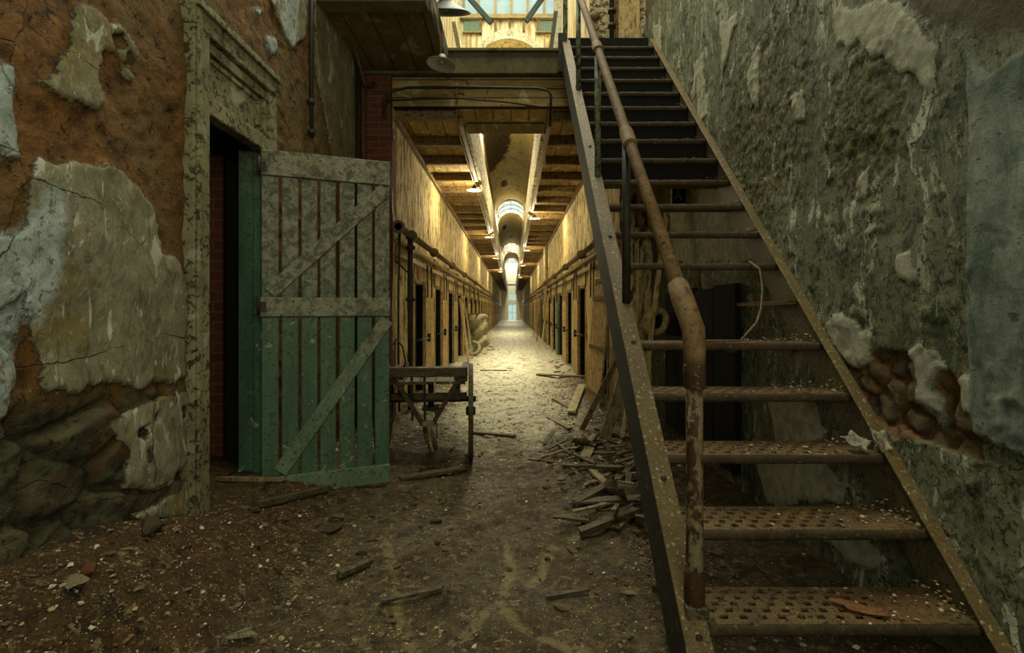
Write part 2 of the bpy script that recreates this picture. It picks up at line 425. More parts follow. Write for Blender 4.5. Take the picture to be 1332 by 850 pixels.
def vault_mat():
    m = NM('vault_plaster', .85)
    c = m.mix(m.step(m.noise(1.2, 5, .6, .5), .3, .7), (190,176,134), (216,204,164))
    c = m.mix(m.step(m.noise(4, 6, .7, .8), .56, .62), c, (140,120,80))
    c = m.mix(m.step(m.noise(9, 4, .6, .3, m.map((3,.5,1),(0,0,.5))), .6, .66), c, (120,100,64))
    lath = m.mix(m.step(m.noise(20, 4, .6, 0, m.map((1,.3,1))), .4, .6), (44,40,26), (84,72,46))
    e = m.math('MULTIPLY', m.math('SUBTRACT', m.noise(3, 6, .7, .6), .5), .9)
    kb = m.step(m.math('ADD', m.attr('bare'), e), -.06, .0); k = m.step(m.math('ADD', m.attr('bare'), e), .02, .04)
    c = m.mix(kb, c, (156,98,48)); c = m.mix(k, c, lath)
    m.color(c); m.bump(m.math('SUBTRACT', 1.0, kb), .6, .03); return m.m
M['vault'] = vault_mat()
def floor_mat():
    m = NM('dirt_floor', .95, .2)
    sp = m.t.nodes.new('ShaderNodeSeparateXYZ'); m.L(m.co, sp.inputs[0])
    fine = m.noise(70, 6, .7, .4); mid = m.noise(14, 6, .7, .6); big = m.noise(2.4, 5, .6, .6)
    dirt = m.mix(m.step(mid, .35, .65), (48,38,22), (104,88,56))  # near dirt, its tone also darkened to paint in the dim foreground
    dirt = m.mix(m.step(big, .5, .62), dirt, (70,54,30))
    dust = m.mix(m.step(mid, .35, .65), (150,144,114), (194,188,158))
    dust = m.mix(m.step(m.noise(5, 6, .7, .6), .55, .63), dust, (132,116,74))
    red = m.mix(m.step(mid, .35, .65), (66,48,26), (94,70,38))
    n3 = m.math('MULTIPLY', m.math('SUBTRACT', m.noise(3, 6, .7, .5), .5), 1.1)
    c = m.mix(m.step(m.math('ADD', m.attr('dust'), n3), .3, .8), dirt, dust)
    c = m.mix(m.step(m.math('ADD', m.attr('red'), n3), .3, .7), c, red)
    c = m.mix(m.step(m.math('ADD', m.attr('trail'), m.math('MULTIPLY', n3, 1.4)), .5, .8), c, (122,108,72))
    c = m.mix(m.step(m.noise(7, 6, .75, .9), .54, .62), c, (50,38,20))
    c = m.mix(m.step(m.noise(18, 6, .8, .8), .56, .62), c, (140,124,86))
    c = m.mix(m.step(m.noise(4.5, 6, .75, 1.0), .58, .66), c, (38,28,16))
    c = m.mix(m.step(fine, .6, .64), c, (44,32,18)); c = m.mix(m.step(m.noise(110, 4, .6, .3), .66, .68), c, (198,186,150))
    m.color(c); m.bump(m.math('ADD', m.math('MULTIPLY', mid, .7), m.math('MULTIPLY', fine, .6)), 1., .035)
    m.rough(m.step(big, .4, .7, .65, .95)); return m.m
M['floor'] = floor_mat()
def chip_mat():
    m = NM('rubble_chip', .9)
    c = m.ramp(m.attr('tone'), [(0,(52,36,20)),(.35,(92,70,42)),(.6,(120,98,62)),(.8,(158,142,106)),(1,(214,206,178))])
    m.color(c); m.bump(m.noise(120, 4, .6), .5, .004); return m.m
M['chip'] = chip_mat()
def brick_mat(name, plane):
    m = NM(name, .9)
    sp = m.t.nodes.new('ShaderNodeSeparateXYZ'); m.L(m.co, sp.inputs[0]); cb = m.t.nodes.new('ShaderNodeCombineXYZ')
    m.L(sp.outputs[0 if plane == 'xz' else 1], cb.inputs[0]); m.L(sp.outputs[2], cb.inputs[1])
    b = m.t.nodes.new('ShaderNodeTexBrick'); m.L(cb.outputs[0], b.inputs[0])
    b.inputs['Scale'].default_value = 1; b.inputs['Brick Width'].default_value = .21; b.inputs['Row Height'].default_value = .072
    b.inputs['Mortar Size'].default_value = .007; b.inputs['Color1'].default_value = lin((104,52,34)); b.inputs['Color2'].default_value = lin((80,44,30)); b.inputs['Mortar'].default_value = lin((92,80,58))
    c = m.mix(m.step(m.noise(7, 6, .7, .5), .58, .64), b.outputs[0], (100,66,38)); m.color(c)
    m.bump(m.math('SUBTRACT', m.math('MULTIPLY', m.noise(40, 5), .4), b.outputs[1]), .8, .012); return m.m
M['brick'] = brick_mat('red_brick', 'xz')
def glass_mat():
    m = NM('dusty_glass', .25); t = m.t
    tr = t.nodes.new('ShaderNodeBsdfTransparent'); tr.inputs[0].default_value = lin((252,254,252)); mx = t.nodes.new('ShaderNodeMixShader')
    m.color(m.mix(m.step(m.noise(6, 5, .6), .4, .7), (180,196,180), (130,150,136))); mx.inputs[0].default_value = .16
    m.L(tr.outputs[0], mx.inputs[1]); m.L(m.b.outputs[0], mx.inputs[2]); m.L(mx.outputs[0], m.out.inputs[0]); return m.m
M['glass'] = glass_mat()
def puddle_mat():
    m = NM('puddle_water', .05, .5); m.color((52,40,22)); m.b.inputs['IOR'].default_value = 1.33; return m.m
M['water'] = puddle_mat()

# ================================================================== SETTING
XL, XR = -1.66, 1.56          # entrance hall side walls
CL, CR = -1.34, 1.20          # corridor side walls
YW = 5.66                     # where the corridor begins
Y0, G = 1.4557, .215          # stair: first-step depth, going = rise
def stair_z(y): return y - Y0

# --- left wall of the hall
def wl(pts): return [onX(px, py, XL) for px, py in pts]
def wr(pts): return [onX(px, py, XR) for px, py in pts]
LP = [wl(p) for p in (
 [(98,8),(103,4),(120,8),(133,20),(137,33),(150,35),(165,52),(175,68),(172,76),(163,62),(158,66),(160,85),(173,103),(170,112),(155,95),(148,75),(135,62),(128,70),(130,84),(122,100),(130,135),(120,145),(105,140),(85,130),(62,115),(43,105),(50,99),(65,92),(80,68),(90,50),(95,25)],
 [(38,218),(60,208),(80,203),(100,207),(118,215),(133,205),(150,215),(165,235),(190,262),(200,295),(205,325),(222,335),(237,372),(240,430),(237,494),(180,503),(128,504),(90,508),(58,512),(54,480),(45,455),(30,425),(26,380),(-10,400),(-60,360),(-60,300),(0,303),(27,298),(35,290),(30,260)],
 [(135,545),(175,530),(240,508),(252,510),(248,565),(237,600),(220,630),(192,640),(160,635),(155,615),(162,590),(150,570),(131,557)],
 [(172,672),(250,622),(258,630),(260,660),(188,680)],
 [(350,-30),(350,0),(366,39),(377,62),(393,50),(398,33),(397,-30)],
 [(404,-30),(406,8),(410,78),(418,144),(426,182),(431,206),(450,212),(464,212),(466,120),(459,78),(459,-30)],
 [(327,10),(337,9),(340,16),(336,24),(329,20)], [(344,50),(349,46),(356,52),(360,66),(355,73),(347,66)],
 [(-60,440),(-5,445),(12,470),(14,500),(4,545),(-60,560)], [(-60,60),(0,78),(13,86),(16,120),(18,205),(0,200),(-60,190)])]
LWH = [wl(p) for p in ([(173,560),(186,555),(190,562),(182,573),(172,568)], [(196,540),(201,537),(202,546),(197,548)], [(184,585),(190,584),(189,600),(184,602)], [(232,530),(237,528),(237,545),(233,545)], [(141,46),(155,44),(160,62),(145,66)])]
LW = [wl(p) for p in ([(-60,300),(30,298),(60,235),(75,260),(70,340),(50,425),(30,425),(12,470),(14,500),(4,545),(-60,560)], [(-60,60),(0,78),(13,86),(16,120),(18,205),(0,200),(-60,190)], [(327,10),(337,9),(340,16),(336,24),(329,20)], [(344,50),(349,46),(356,52),(360,66),(355,73),(347,66)],[(350,-30),(366,39),(377,62),(385,30),(385,-30)])]
LS = wl([(-60,575),(0,552),(22,536),(60,530),(128,520),(200,508),(240,500),(256,560),(262,680),(190,690),(0,760),(-60,800)])
def umax(U, V, ps): return np.maximum.reduce([sdpoly(U, V, p) for p in ps])
ys = np.arange(1.0, YW+.001, .012); zs = np.arange(-.1, 4.6, .012)
U, V = np.meshgrid(ys, zs, indexing='ij')
jig = (fbm(U*14, V*14, 1, 4)-.5)*.07
pl = np.minimum(umax(U, V, LP)+jig, -umax(U, V, LWH)+.002); wh = umax(U, V, LW)+jig; stn = sdpoly(U, V, LS)+jig
f1, f2, wid = worley(U*3.4+.3*fbm(U*4, V*4, 2), V*4.6, 3)
d = (fbm(U*2.5, V*2.5, 0)-.5)*.05 + (fbm(U*16, V*16, 3, 5)-.5)*.03*(1-.75*sstep(pl, -.01, .02))
d += sstep(pl, -.006, .010)*.022
sk = sstep(stn, -.05, .06)*(1-sstep(pl, -.006, .01))
d += sk*(sstep(f2-f1, .02, .25)*.045-.035+(wid-.5)*.03+(fbm(U*9, V*9, 5, 5)-.5)*.05)
# a ledge where the thick plaster stops above the footing
D1 = d
DOOR = (2.70, 3.42, 2.31)
def left_pos(U, V): return np.stack([XL+D1, U, V], -1)
wall_left = grid_mesh('wall_left', ys, zs, left_pos, M['left_wall'], {'plaster': pl, 'white': wh, 'stone': stn},
    lambda a, b: (a > DOOR[0]) & (a < DOOR[1]) & (b < 2.70), flip=False)
tag(wall_left, kind='structure')

# --- right wall of the hall
RH = wr([(1093,462),(1102,472),(1112,480),(1126,476),(1132,458),(1149,455),(1178,460),(1181,467),(1177,479),(1186,495),(1188,524),(1201,538),(1213,541),(1218,559),(1227,552),(1225,524),(1213,506),(1216,486),(1229,482),(1243,490),(1248,513),(1252,534),(1266,541),(1275,601),(1238,590),(1195,573),(1160,569),(1142,555),(1121,524),(1103,493)])
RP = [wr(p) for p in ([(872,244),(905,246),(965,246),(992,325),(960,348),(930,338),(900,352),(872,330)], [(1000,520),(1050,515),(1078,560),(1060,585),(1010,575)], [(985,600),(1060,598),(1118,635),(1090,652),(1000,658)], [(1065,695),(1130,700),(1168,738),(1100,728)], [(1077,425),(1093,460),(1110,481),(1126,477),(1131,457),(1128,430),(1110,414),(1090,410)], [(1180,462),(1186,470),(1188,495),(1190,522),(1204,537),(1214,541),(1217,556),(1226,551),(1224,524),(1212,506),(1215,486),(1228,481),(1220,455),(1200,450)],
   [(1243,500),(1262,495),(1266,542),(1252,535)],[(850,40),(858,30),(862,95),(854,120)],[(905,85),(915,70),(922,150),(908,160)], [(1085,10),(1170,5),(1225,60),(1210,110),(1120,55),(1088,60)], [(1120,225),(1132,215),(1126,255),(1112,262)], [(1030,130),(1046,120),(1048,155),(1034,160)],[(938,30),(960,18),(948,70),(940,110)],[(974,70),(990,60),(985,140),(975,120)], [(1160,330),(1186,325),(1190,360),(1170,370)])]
RB = wr([(1180,-60),(1185,20),(1230,35),(1290,48),(1345,40),(1345,-60)])
RPI = wr([(1263,60),(1263,562),(1345,600),(1345,60),(1290,100)])
ysr = np.arange(1.0, YW+.6, .012); U2, V2 = np.meshgrid(ysr, zs, indexing='ij')
jr = (fbm(U2*14, V2*9, 5, 5)-.5)*.09
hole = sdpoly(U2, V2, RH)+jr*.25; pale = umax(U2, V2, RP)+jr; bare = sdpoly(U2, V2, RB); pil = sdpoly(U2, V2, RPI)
cm = onX(1125, 150, XR); moss = 1-np.hypot((U2-cm[0])/.34, (V2-cm[1])/.42)*1.0
cm2 = onX(985, 190, XR); moss = np.maximum(moss, .55-np.hypot((U2-cm2[0])/.7, (V2-cm2[1])/.9)*.5)
moss = np.maximum(moss, -.15+.25*sstep(2.9-V2+(U2-2)*.6, 0, 2)-.2*sstep(V2, .6, 0))
f1, f2, wid = worley(U2*8.5+fbm(U2*6, V2*6)*.5, V2*9.5, 4); stones = sstep(f2-f1, .05, .35)
fl1, fl2, fid = worley(U2*22+fbm(U2*9, V2*9)*1.5, V2*20, 1)
D2 = (fbm(U2*2.2, V2*2.2, 6)-.5)*.04 + (fbm(U2*20, V2*14, 2, 5)-.5)*.009
D2 += sstep(moss+(fbm(U2*8, V2*8, 4)-.5)*1.2, 0, .25)*((fid-.5)*.009 + sstep(fl2-fl1, 0, .3)*.004)
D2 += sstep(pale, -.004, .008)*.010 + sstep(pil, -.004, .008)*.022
hk = sstep(hole, -.006, .008); D2 = D2*(1-hk) + hk*(-.045+stones*.028+(wid-.5)*.03+(fbm(U2*20, V2*20)-.5)*.012)
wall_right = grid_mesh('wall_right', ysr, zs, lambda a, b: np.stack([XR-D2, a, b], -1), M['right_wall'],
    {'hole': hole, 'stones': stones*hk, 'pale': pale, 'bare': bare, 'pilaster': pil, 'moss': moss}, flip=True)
tag(wall_right, kind='structure')

# --- hall shell: behind the camera, above, and outside the fine grids
hb = MB().box((XL-.25, -2.6, -.1), (XR+.25, -2.4, 1.3)).box((XL-.25, -2.6, 4.9), (XR+.25, -2.4, 8.2)).box((XL-.25, -2.6, 1.3), (-1.3, -2.4, 4.9)).box((1.2, -2.6, 1.3), (XR+.25, -2.4, 4.9)); tag(hb.build('wall_back', M['plain_render']), kind='structure')
for k_, x_ in ((21, XL-.15), (22, XR+.15)):
    ws = tag(empty('window_%d' % k_, (x_, -1.2, 1.2)), kind='structure')  # side windows added behind the camera to light the hall walls
    MB().box((-.005, -.9, 0), (.005, .9, 3.2)).build('glass_pane', M['glass'], ws)
    for y in (-.88, -.3, .3, .88): MB().box((-.03, y-.03, 0), (.03, y+.03, 3.2)).build('glazing_bar', M['casing'], ws)
    for z in (.03, 1.05, 2.1, 3.17): MB().box((-.03, -.9, z-.03), (.03, .9, z+.03)).build('glazing_bar', M['casing'], ws)
wb = tag(empty('window_20', (-.05, -2.5, 1.3)), kind='structure')  # rear window added behind the camera as front fill
MB().box((-1.25, 0, 0), (1.25, .01, 3.6)).build('glass_pane', M['glass'], wb)
for x in (-1.22, -.62, 0, .62, 1.22): MB().box((x-.03, -.03, 0), (x+.03, .04, 3.6)).build('glazing_bar', M['casing'], wb)
for z in (.03, .9, 1.8, 2.7, 3.57): MB().box((-1.25, -.03, z-.03), (1.25, .04, z+.03)).build('glazing_bar', M['casing'], wb)
hb = MB().box((XL-.25, -2.4, -.1), (XL-.02, 1.0, 1.2)).box((XL-.25, -2.4, 4.4), (XL-.02, 1.0, 8.2)).box((XL-.25, -.3, 1.2), (XL-.02, 1.0, 4.4)).box((XL-.25, -2.4, 1.2), (XL-.02, -2.1, 4.4)).box((XL-.25, 1.0, 4.58), (XL-.02, YW, 8.2)).box((XL-.04, .8, -.1), (XL, 1.02, 4.6))
hb.box((XR+.02, -2.4, -.1), (XR+.25, 1.0, 1.2)).box((XR+.02, -2.4, 4.4), (XR+.25, 1.0, 8.2)).box((XR+.02, -.3, 1.2), (XR+.25, 1.0, 4.4)).box((XR+.02, -2.4, 1.2), (XR+.25, -2.1, 4.4)).box((XR+.02, 1.0, 4.58), (XR+.25, 6.25, 8.2)).box((XR, .8, -.1), (XR+.04, 1.02, 4.6))
tag(hb.build('wall_upper', M['plain_render']), kind='structure')
# wall outer skins so the room keeps light out
hb = MB().box((XL-.25, 3.66, -.1), (XL-.12, YW, 4.6)).box((XL-.25, 1.0, -.1), (XL-.12, 2.68, 4.6)).box((XL-.25, 2.6, 2.9), (XL-.12, 3.8, 4.6)).box((XR+.12, 1.0, -.1), (XR+.25, 6.3, 4.6))
tag(hb.build('wall_outer', M['plain_render']), kind='structure')
# roof: solid over the near part, glazed from the landing on
hb = MB().box((XL-.3, -2.6, 8.15), (XR+.3, 2.2, 8.35)); tag(hb.build('ceiling_hall', M['plain_render']), kind='structure')
roof = tag(empty('window_1', (0,0,8.15)), kind='structure')
MB().box((XL-.3, 2.2, 0), (XR+.3, 10, .01)).build('glass_pane', M['glass'], roof)
for x in (-1.3, -.65, 0, .65, 1.3): MB().box((x-.03, 2.2, -.1), (x+.03, 10, -.005)).build('glazing_bar', M['blue_bar'], roof)

# --- return walls at the corridor mouth
MB_ = MB().box((XL-.2, YW, 0), (CL+.0, YW+.25, 3.9)); o = MB_.build('wall_return_left', M['brick']); tag(o, kind='structure')
o = grid_mesh('wall_return_right', np.arange(CR, XR+.1, .02), np.arange(0, 3.52, .02), lambda a, b: np.stack([a, YW+.05-(fbm(a*9, b*5, 2)-.5)*.04, b], -1), M['corridor'])
tag(o, kind='structure')

# --- corridor side walls with cell openings
OPL = [7.0+1.85*k for k in range(28)]; OPR = [6.45+1.93*k for k in range(27)]
OW, OH = .52, 1.60
def in_open(a, b, ops):
    r = np.zeros(a.shape, bool)
    for y in ops: r |= (a > y) & (a < y+OW) & (b < OH)
    return r
def corr_wall(name, X, ops, sgn, k):
    for j, (ya, yb, st) in enumerate(((YW+.04, 20, .025), (20, 60, .1))):
        a = np.arange(ya, yb+.001, st); b = np.append(np.arange(0, 3.6, max(st, .05) if j else .03), 3.6)
        def pos(u, v):
            dd = (fbm(u*1.5, v*1.5, k)-.5)*.04 + (fbm(u*12, v*4, k+1)-.5)*.02
            pilas = ((u % 9.6) > 8.9)*.0
            return np.stack([X+sgn*(dd+pilas), u, v], -1)
        o = grid_mesh(name, a, b, pos, M['corridor'], None, lambda p, q: in_open(p, q, ops), flip=(sgn < 0))
        tag(o, kind='structure')
corr_wall('wall_corridor_left', CL, OPL, 1, 1); corr_wall('wall_corridor_right', CR, OPR, -1, 4)
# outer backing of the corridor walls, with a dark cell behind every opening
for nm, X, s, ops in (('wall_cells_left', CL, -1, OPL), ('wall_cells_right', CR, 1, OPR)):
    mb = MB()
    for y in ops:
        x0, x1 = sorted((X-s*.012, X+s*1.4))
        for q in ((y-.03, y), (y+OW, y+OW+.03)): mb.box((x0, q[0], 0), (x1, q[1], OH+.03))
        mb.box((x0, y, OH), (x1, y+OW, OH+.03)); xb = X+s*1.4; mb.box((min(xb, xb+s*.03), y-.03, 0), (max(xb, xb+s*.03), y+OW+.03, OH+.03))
    tag(mb.build(nm, M['black']), kind='structure')  # cell linings coloured near-black so the openings read as deep shade
    a, b = sorted((X+s*1.5, X+s*1.65)); tag(MB().box((a, YW+.2, -.1), (b, 60.3, 3.45)).build(nm.replace('cells', 'outer'), M['plain_render']), kind='structure')

# corridor end wall with a lit doorway
ex0, ex1 = at(661.8,0,60).x, at(671.2,0,60).x
mb = MB().box((CL-.7, 60, 0), (ex0, 60.3, 4.2)).box((ex1, 60, 0), (CR+.7, 60.3, 4.2)).box((ex0, 60, 1.78), (ex1, 60.3, 2.35)).box((ex0, 60, 2.95), (ex1, 60.3, 4.2))
tag(mb.build('wall_end', M['white_paint']), kind='structure')
w2 = tag(empty('window_2', ((ex0+ex1)/2, 60.1, 0)), kind='structure'); hw = (ex1-ex0)/2
MB().box((-hw, 0, .05), (hw, .02, 1.78)).box((-hw, 0, 2.35), (hw, .02, 2.95)).build('glass_pane', M['glass'], w2)
mb = MB().box((-.03, -.04, .05), (.03, 0, 1.78)).box((-hw, -.04, .86), (hw, 0, .92)).box((-hw, -.04, 0), (hw, 0, .08)).box((-hw,-.04,2.62),(hw,0,2.66))
mb.build('window_bars', M['white_paint'], w2)

# --- gallery floor over the corridor, with the long light well down its middle
SL, SR, YS = -.53, .36, 6.35
ZU, ZT = 3.52, 4.05
ceiling = tag(empty('ceiling', (0, 0, 0)), kind='structure')
MB().box((CL-.35, YW+.14, ZU), (SL-.02, 60, ZU+.06)).build('plank_soffit', M['ceil_plank'], ceiling)
MB().box((SR+.02, YW+.14, ZU), (CR+.4, 60, ZU+.06)).build('plank_soffit', M['ceil_plank'], ceiling)
MB().box((SL-.02, YW+.14, ZU), (SR+.02, YS-.02, ZU+.06)).build('plank_soffit', M['ceil_plank'], ceiling)
MB().box((CL-.7, YW+.14, ZT-.06), (SL-.02, 60, ZT)).box((SR+.02, YW+.14, ZT-.06), (CR+.7, 60, ZT)).box((SL-.02, YW+.14, ZT-.06), (SR+.02, YS-.02, ZT)).build('gallery_floor', M['beam'], ceiling)
for x0, x1 in ((SL-.05, SL), (SR, SR+.05)):
    MB().box((x0, YS, 3.43), (x1, 60, ZT+.03)).build('well_fascia', M['fascia'], ceiling)
for x0, x1 in ((SL-.10, SL-.05), (SR+.05, SR+.10)):
    MB().box((x0, YS-.3, 3.40), (x1, 60, 3.50)).build('edge_board', M['brass_rail'], ceiling)
# sloping plank panel closing the near end of the well
pv = [(SL-.02, 5.98, 3.66), (SR+.02, 5.98, 3.66), (SR+.02, YS, 3.42), (SL-.02, YS, 3.42)]
mb = MB().add(pv+[(a, b+.02, c+.03) for a, b, c in pv], [(0,1,2,3),(7,6,5,4),(0,4,5,1),(1,5,6,2),(2,6,7,3),(3,7,4,0)]); mb.build('drop_panel', M['drop_plank'], ceiling)
y = 5.83; k = 0
jl = MB().box((CL-.02, 0, 3.41), (SL-.10, .075, ZU+.01)).build('joist', M['joist'], ceiling); jl.location = (0, y, 0)
jr_ = MB().box((SR+.10, 0, 3.41), (CR+.02, .075, ZU+.01)).build('joist', M['joist'], ceiling); jr_.location = (0, y+.05, 0)
while y < 58:
    y += .90; k += 1
    for j in (jl, jr_):
        c = j.copy(); COL.objects.link(c); c.parent = ceiling; c.location = (0, y+random.uniform(-.05, .05), random.uniform(-.015, .0)); c.rotation_euler = (0, random.uniform(-.012, .012), random.uniform(-.02, .02)); c.scale = (1, random.uniform(.85, 1.3), 1)
for x0, x1 in ((CL+.0, CL+.05), (CR-.05, CR)):
    MB().box((x0, YW+.1, 3.36), (x1, 60, 3.42)).build('wall_plate', M['joist'], ceiling)

# front beam of the landing and the fascia under it
lb = tag(empty('trim_1', (0,0,0)), kind='structure')
MB().box((XL, 5.62, 3.83), (.52, 5.80, 4.085)).build('landing_beam', M['beam'], lb, .01)
MB().box((XL, 5.58, 4.06), (.56, 5.82, 4.095)).build('beam_cap', M['beam'], lb, .006)
MB().box((CL-.1, 5.72, 3.50), (1.62, 5.78, 3.83)).build('lower_fascia', M['drop_plank'], lb)
MB().box((.52, 5.62, 4.0), (XR, 6.3, 4.085)).build('landing_floor', M['beam'], lb)
MB().box((XL, 5.80, ZU), (CL, 6.2, 4.06)).build('return_infill', M['brick'], lb)

# gallery platform along the left wall, nearer the camera
gp = tag(empty('trim_2', (0,0,0)), kind='structure')
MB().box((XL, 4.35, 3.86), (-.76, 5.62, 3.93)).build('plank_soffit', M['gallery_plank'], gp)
MB().box((XL, 4.25, 3.80), (-.72, 4.42, 4.1)).build('front_joist', M['beam'], gp, .01)
MB().box((-.78, 4.42, 3.82), (-.70, 5.62, 4.1)).build('edge_beam', M['beam'], gp, .01)
MB().box((XL, 4.42, 4.0), (-.72, 5.62, 4.08)).build('gallery_floor', M['beam'], gp)

# upper storey walls and arch wall
AC, AR, AZ, AY = -.07, .72, 5.78, 10.0
mb = MB(); n = 28
pts_o = []; poly = [(-1.05, 4.0)]
arch = [(AC+AR*math.cos(math.pi*(1-i/n)), AZ+AR*math.sin(math.pi*(1-i/n))) for i in range(n+1)]
# wall around the arch as quads fanned from the arch curve to the outer rectangle
ZTOP = 6.92
outer = []
for (x, z) in arch:
    t = (x-(AC-AR))/(2*AR); outer.append((-1.05+t*2.0, ZTOP))
vs = [(x, AY, z) for x, z in arch]+[(x, AY, z) for x, z in outer]; fs = [(i, i+1, n+1+i+1, n+1+i) for i in range(n)]
mb.add(vs, fs); mb.add([(-1.05, AY, 4.0), (AC-AR, AY, 4.0), (AC-AR, AY, AZ), (-1.05, AY, ZTOP)], [(0,1,2,3)]); mb.add([(AC+AR, AY, 4.0), (.95, AY, 4.0), (.95, AY, ZTOP), (AC+AR, AY, AZ)], [(0,1,2,3)])
MW = NM('streaked_white_wall', .75)
cw = MW.mix(MW.step(MW.noise(14, 5, .6, .3, MW.map((1,1,.12))), .45, .62), (208,202,166), (150,118,66))
cw = MW.mix(MW.step(MW.noise(5, 5, .6), .6, .66), cw, (190,120,56)); MW.color(cw); M['streaked'] = MW.m
aw = mb.build('wall_arch', M['streaked']); tag(aw, kind='structure')
tr = tag(empty('trim_3', (0,0,0)), kind='structure')
# arch band rising to a point
mb = MB(); band = []
for i in range(n+1):
    x, z = arch[i]; a = math.pi*(1-i/n); w = .09+.11*max(0, 1-abs(a-math.pi/2)/1.0)**1.1
    band.append((x, z, AC+(AR+w)*math.cos(a), AZ+(AR+w)*math.sin(a)))
for i in range(n):
    a = band[i]; b = band[i+1]
    mb.add([(a[0], AY-.06, a[1]), (b[0], AY-.06, b[1]), (b[2], AY-.06, b[3]), (a[2], AY-.06, a[3]), (a[0], AY+.02, a[1]), (b[0], AY+.02, b[1]), (b[2], AY+.02, b[3]), (a[2], AY+.02, a[3])],
           [(0,1,2,3),(0,4,5,1),(2,6,7,3)])
mb.build('arch_band', M['white_paint'], tr)
MB().box((-1.05, AY-.08, ZTOP-.03), (.95, AY+.04, ZTOP+.05)).build('window_rail', M['brass_rail'], tr)
for x in (-.62, -.33, -.05, .22, .50): MB().box((x-.025, AY-.05, ZTOP-.32 if x not in (-.05,) else ZTOP-.25), (x+.025, AY-.005, ZTOP-.02)).build('stud', M['joist'], tr)
gw = tag(empty('window_3', (0, AY, 0)), kind='structure')
MB().box((-1.05, 0, ZTOP), (.95, .01, 8.15)).build('glass_pane', M['glass'], gw)
for x in (-.95, -.66, -.33, -.02, .30, .62, .86): MB().box((x-.025, -.05, ZTOP), (x+.025, .03, 8.15)).build('glazing_bar', M['brass_rail'], gw)
for i_, (x0, x1) in enumerate(((-.95, -.62), (.47, .80))):
    w = tag(empty('window_%d' % (4+i_), ((x0+x1)/2, AY-.02, 6.74)), kind='structure'); hw_ = (x1-x0)/2
    MB().box((-hw_, -.02, -.1), (hw_, 0, .13)).build('pane', M['enamel_dark'] if 0 else M['glass'], w)
    MB().box((-hw_, -.01, -.1), (hw_, .012, .13)).build('green_backing', M['door_jamb'], w)
    for a in ((-hw_-.02,-.12,hw_+.02,-.1),(-hw_-.02,.13,hw_+.02,.15)): MB().box((a[0],-.04,a[1]),(a[2],.01,a[3])).build('window_frame', M['brass_rail'], w)
# upper side walls
tag(MB().box((-1.15, 5.85, 4.05), (-1.02, 10.1, 8.2)).build('wall_upper_left', M['streaked']), kind='structure')
tag(MB().box((.95, 6.12, 4.085), (1.08, 10.1, 8.2)).build('wall_upper_right', M['streaked']), kind='structure')
up = tag(empty('trim_4', (0,0,0)), kind='structure')
MB().box((.92, 6.08, 4.085), (XR+.02, 6.14, 8.2)).build('panel_wall', M['fascia'], up)
MB().box((1.25, 6.04, 4.085), (1.50, 6.08, 6.6)).build('door_board', M['wood_tan'], up)
MB().box((1.215, 6.03, 4.085), (1.25, 6.09, 6.8)).build('door_post', M['joist'], up)
tag(MB().box((XL-.25, YW, 4.08), (-1.0, 5.9, 8.2)).build('wall_upper_return', M['plain_render']), kind='structure')

# vault: sections of barrel ceiling between skylights
def vault_sec(ya, yb):
    st = .06 if ya < 30 else .2
    a = np.arange(ya, yb+.001, st); th = np.linspace(0, math.pi, 40)
    UU, VV = np.meshgrid(a, th, indexing='ij')
    bare = .9-np.hypot((UU-14.6)/4.0, (VV-2.35)/.95)
    bare = np.maximum(bare, .42-np.hypot((UU-21.2)/1.4, (VV-1.95)/.5)); bare = np.maximum(bare, .35-np.hypot((UU-32)/2.5, (VV-2.2)/.6))
    bare = np.maximum(bare, .3-np.hypot((UU-37)/1.4, (VV-1.6)/.5)); bare = np.maximum(bare, -.4)
    rr = AR + (fbm(UU*2, VV*3, 2)-.5)*.02
    o = grid_mesh('ceiling_vault', a, th, lambda u, v: np.stack([AC+rr*np.cos(v), u, AZ+rr*np.sin(v)], -1), M['vault'], {'bare': bare}, flip=True)
    tag(o, kind='structure')
    # end rib
    mb = MB(); prev = None
    for yy in ((ya, yb) if ya > 10.5 else (yb,)):
        for i in range(n):
            q = []
            for j in (i, i+1):
                t = math.pi*j/n
                for r in (AR-.03, AR+.09): q.append((AC+r*math.cos(t), AZ+r*math.sin(t)))
            (a0, b0), (a1, b1), (a2, b2), (a3, b3) = q[0], q[1], q[2], q[3]
            mb.add([(a0, yy-.06, b0), (a1, yy-.06, b1), (a3, yy-.06, b3), (a2, yy-.06, b2), (a0, yy+.06, b0), (a1, yy+.06, b1), (a3, yy+.06, b3), (a2, yy+.06, b2)], [(0,1,2,3),(4,7,6,5),(0,3,7,4)])
    tag(mb.build('trim_vault_rib', M['vault']), kind='structure')
SECS = [(10.0, 11.0), (13.2, 24.5), (27.6, 40.0), (46.5, 52.0)]; SKY = [(11.0, 13.2), (24.5, 27.6), (40.0, 46.5), (52.0, 60.0)]  # first skylight is added out of view to light the near corridor
for a, b in SECS: vault_sec(a, b)
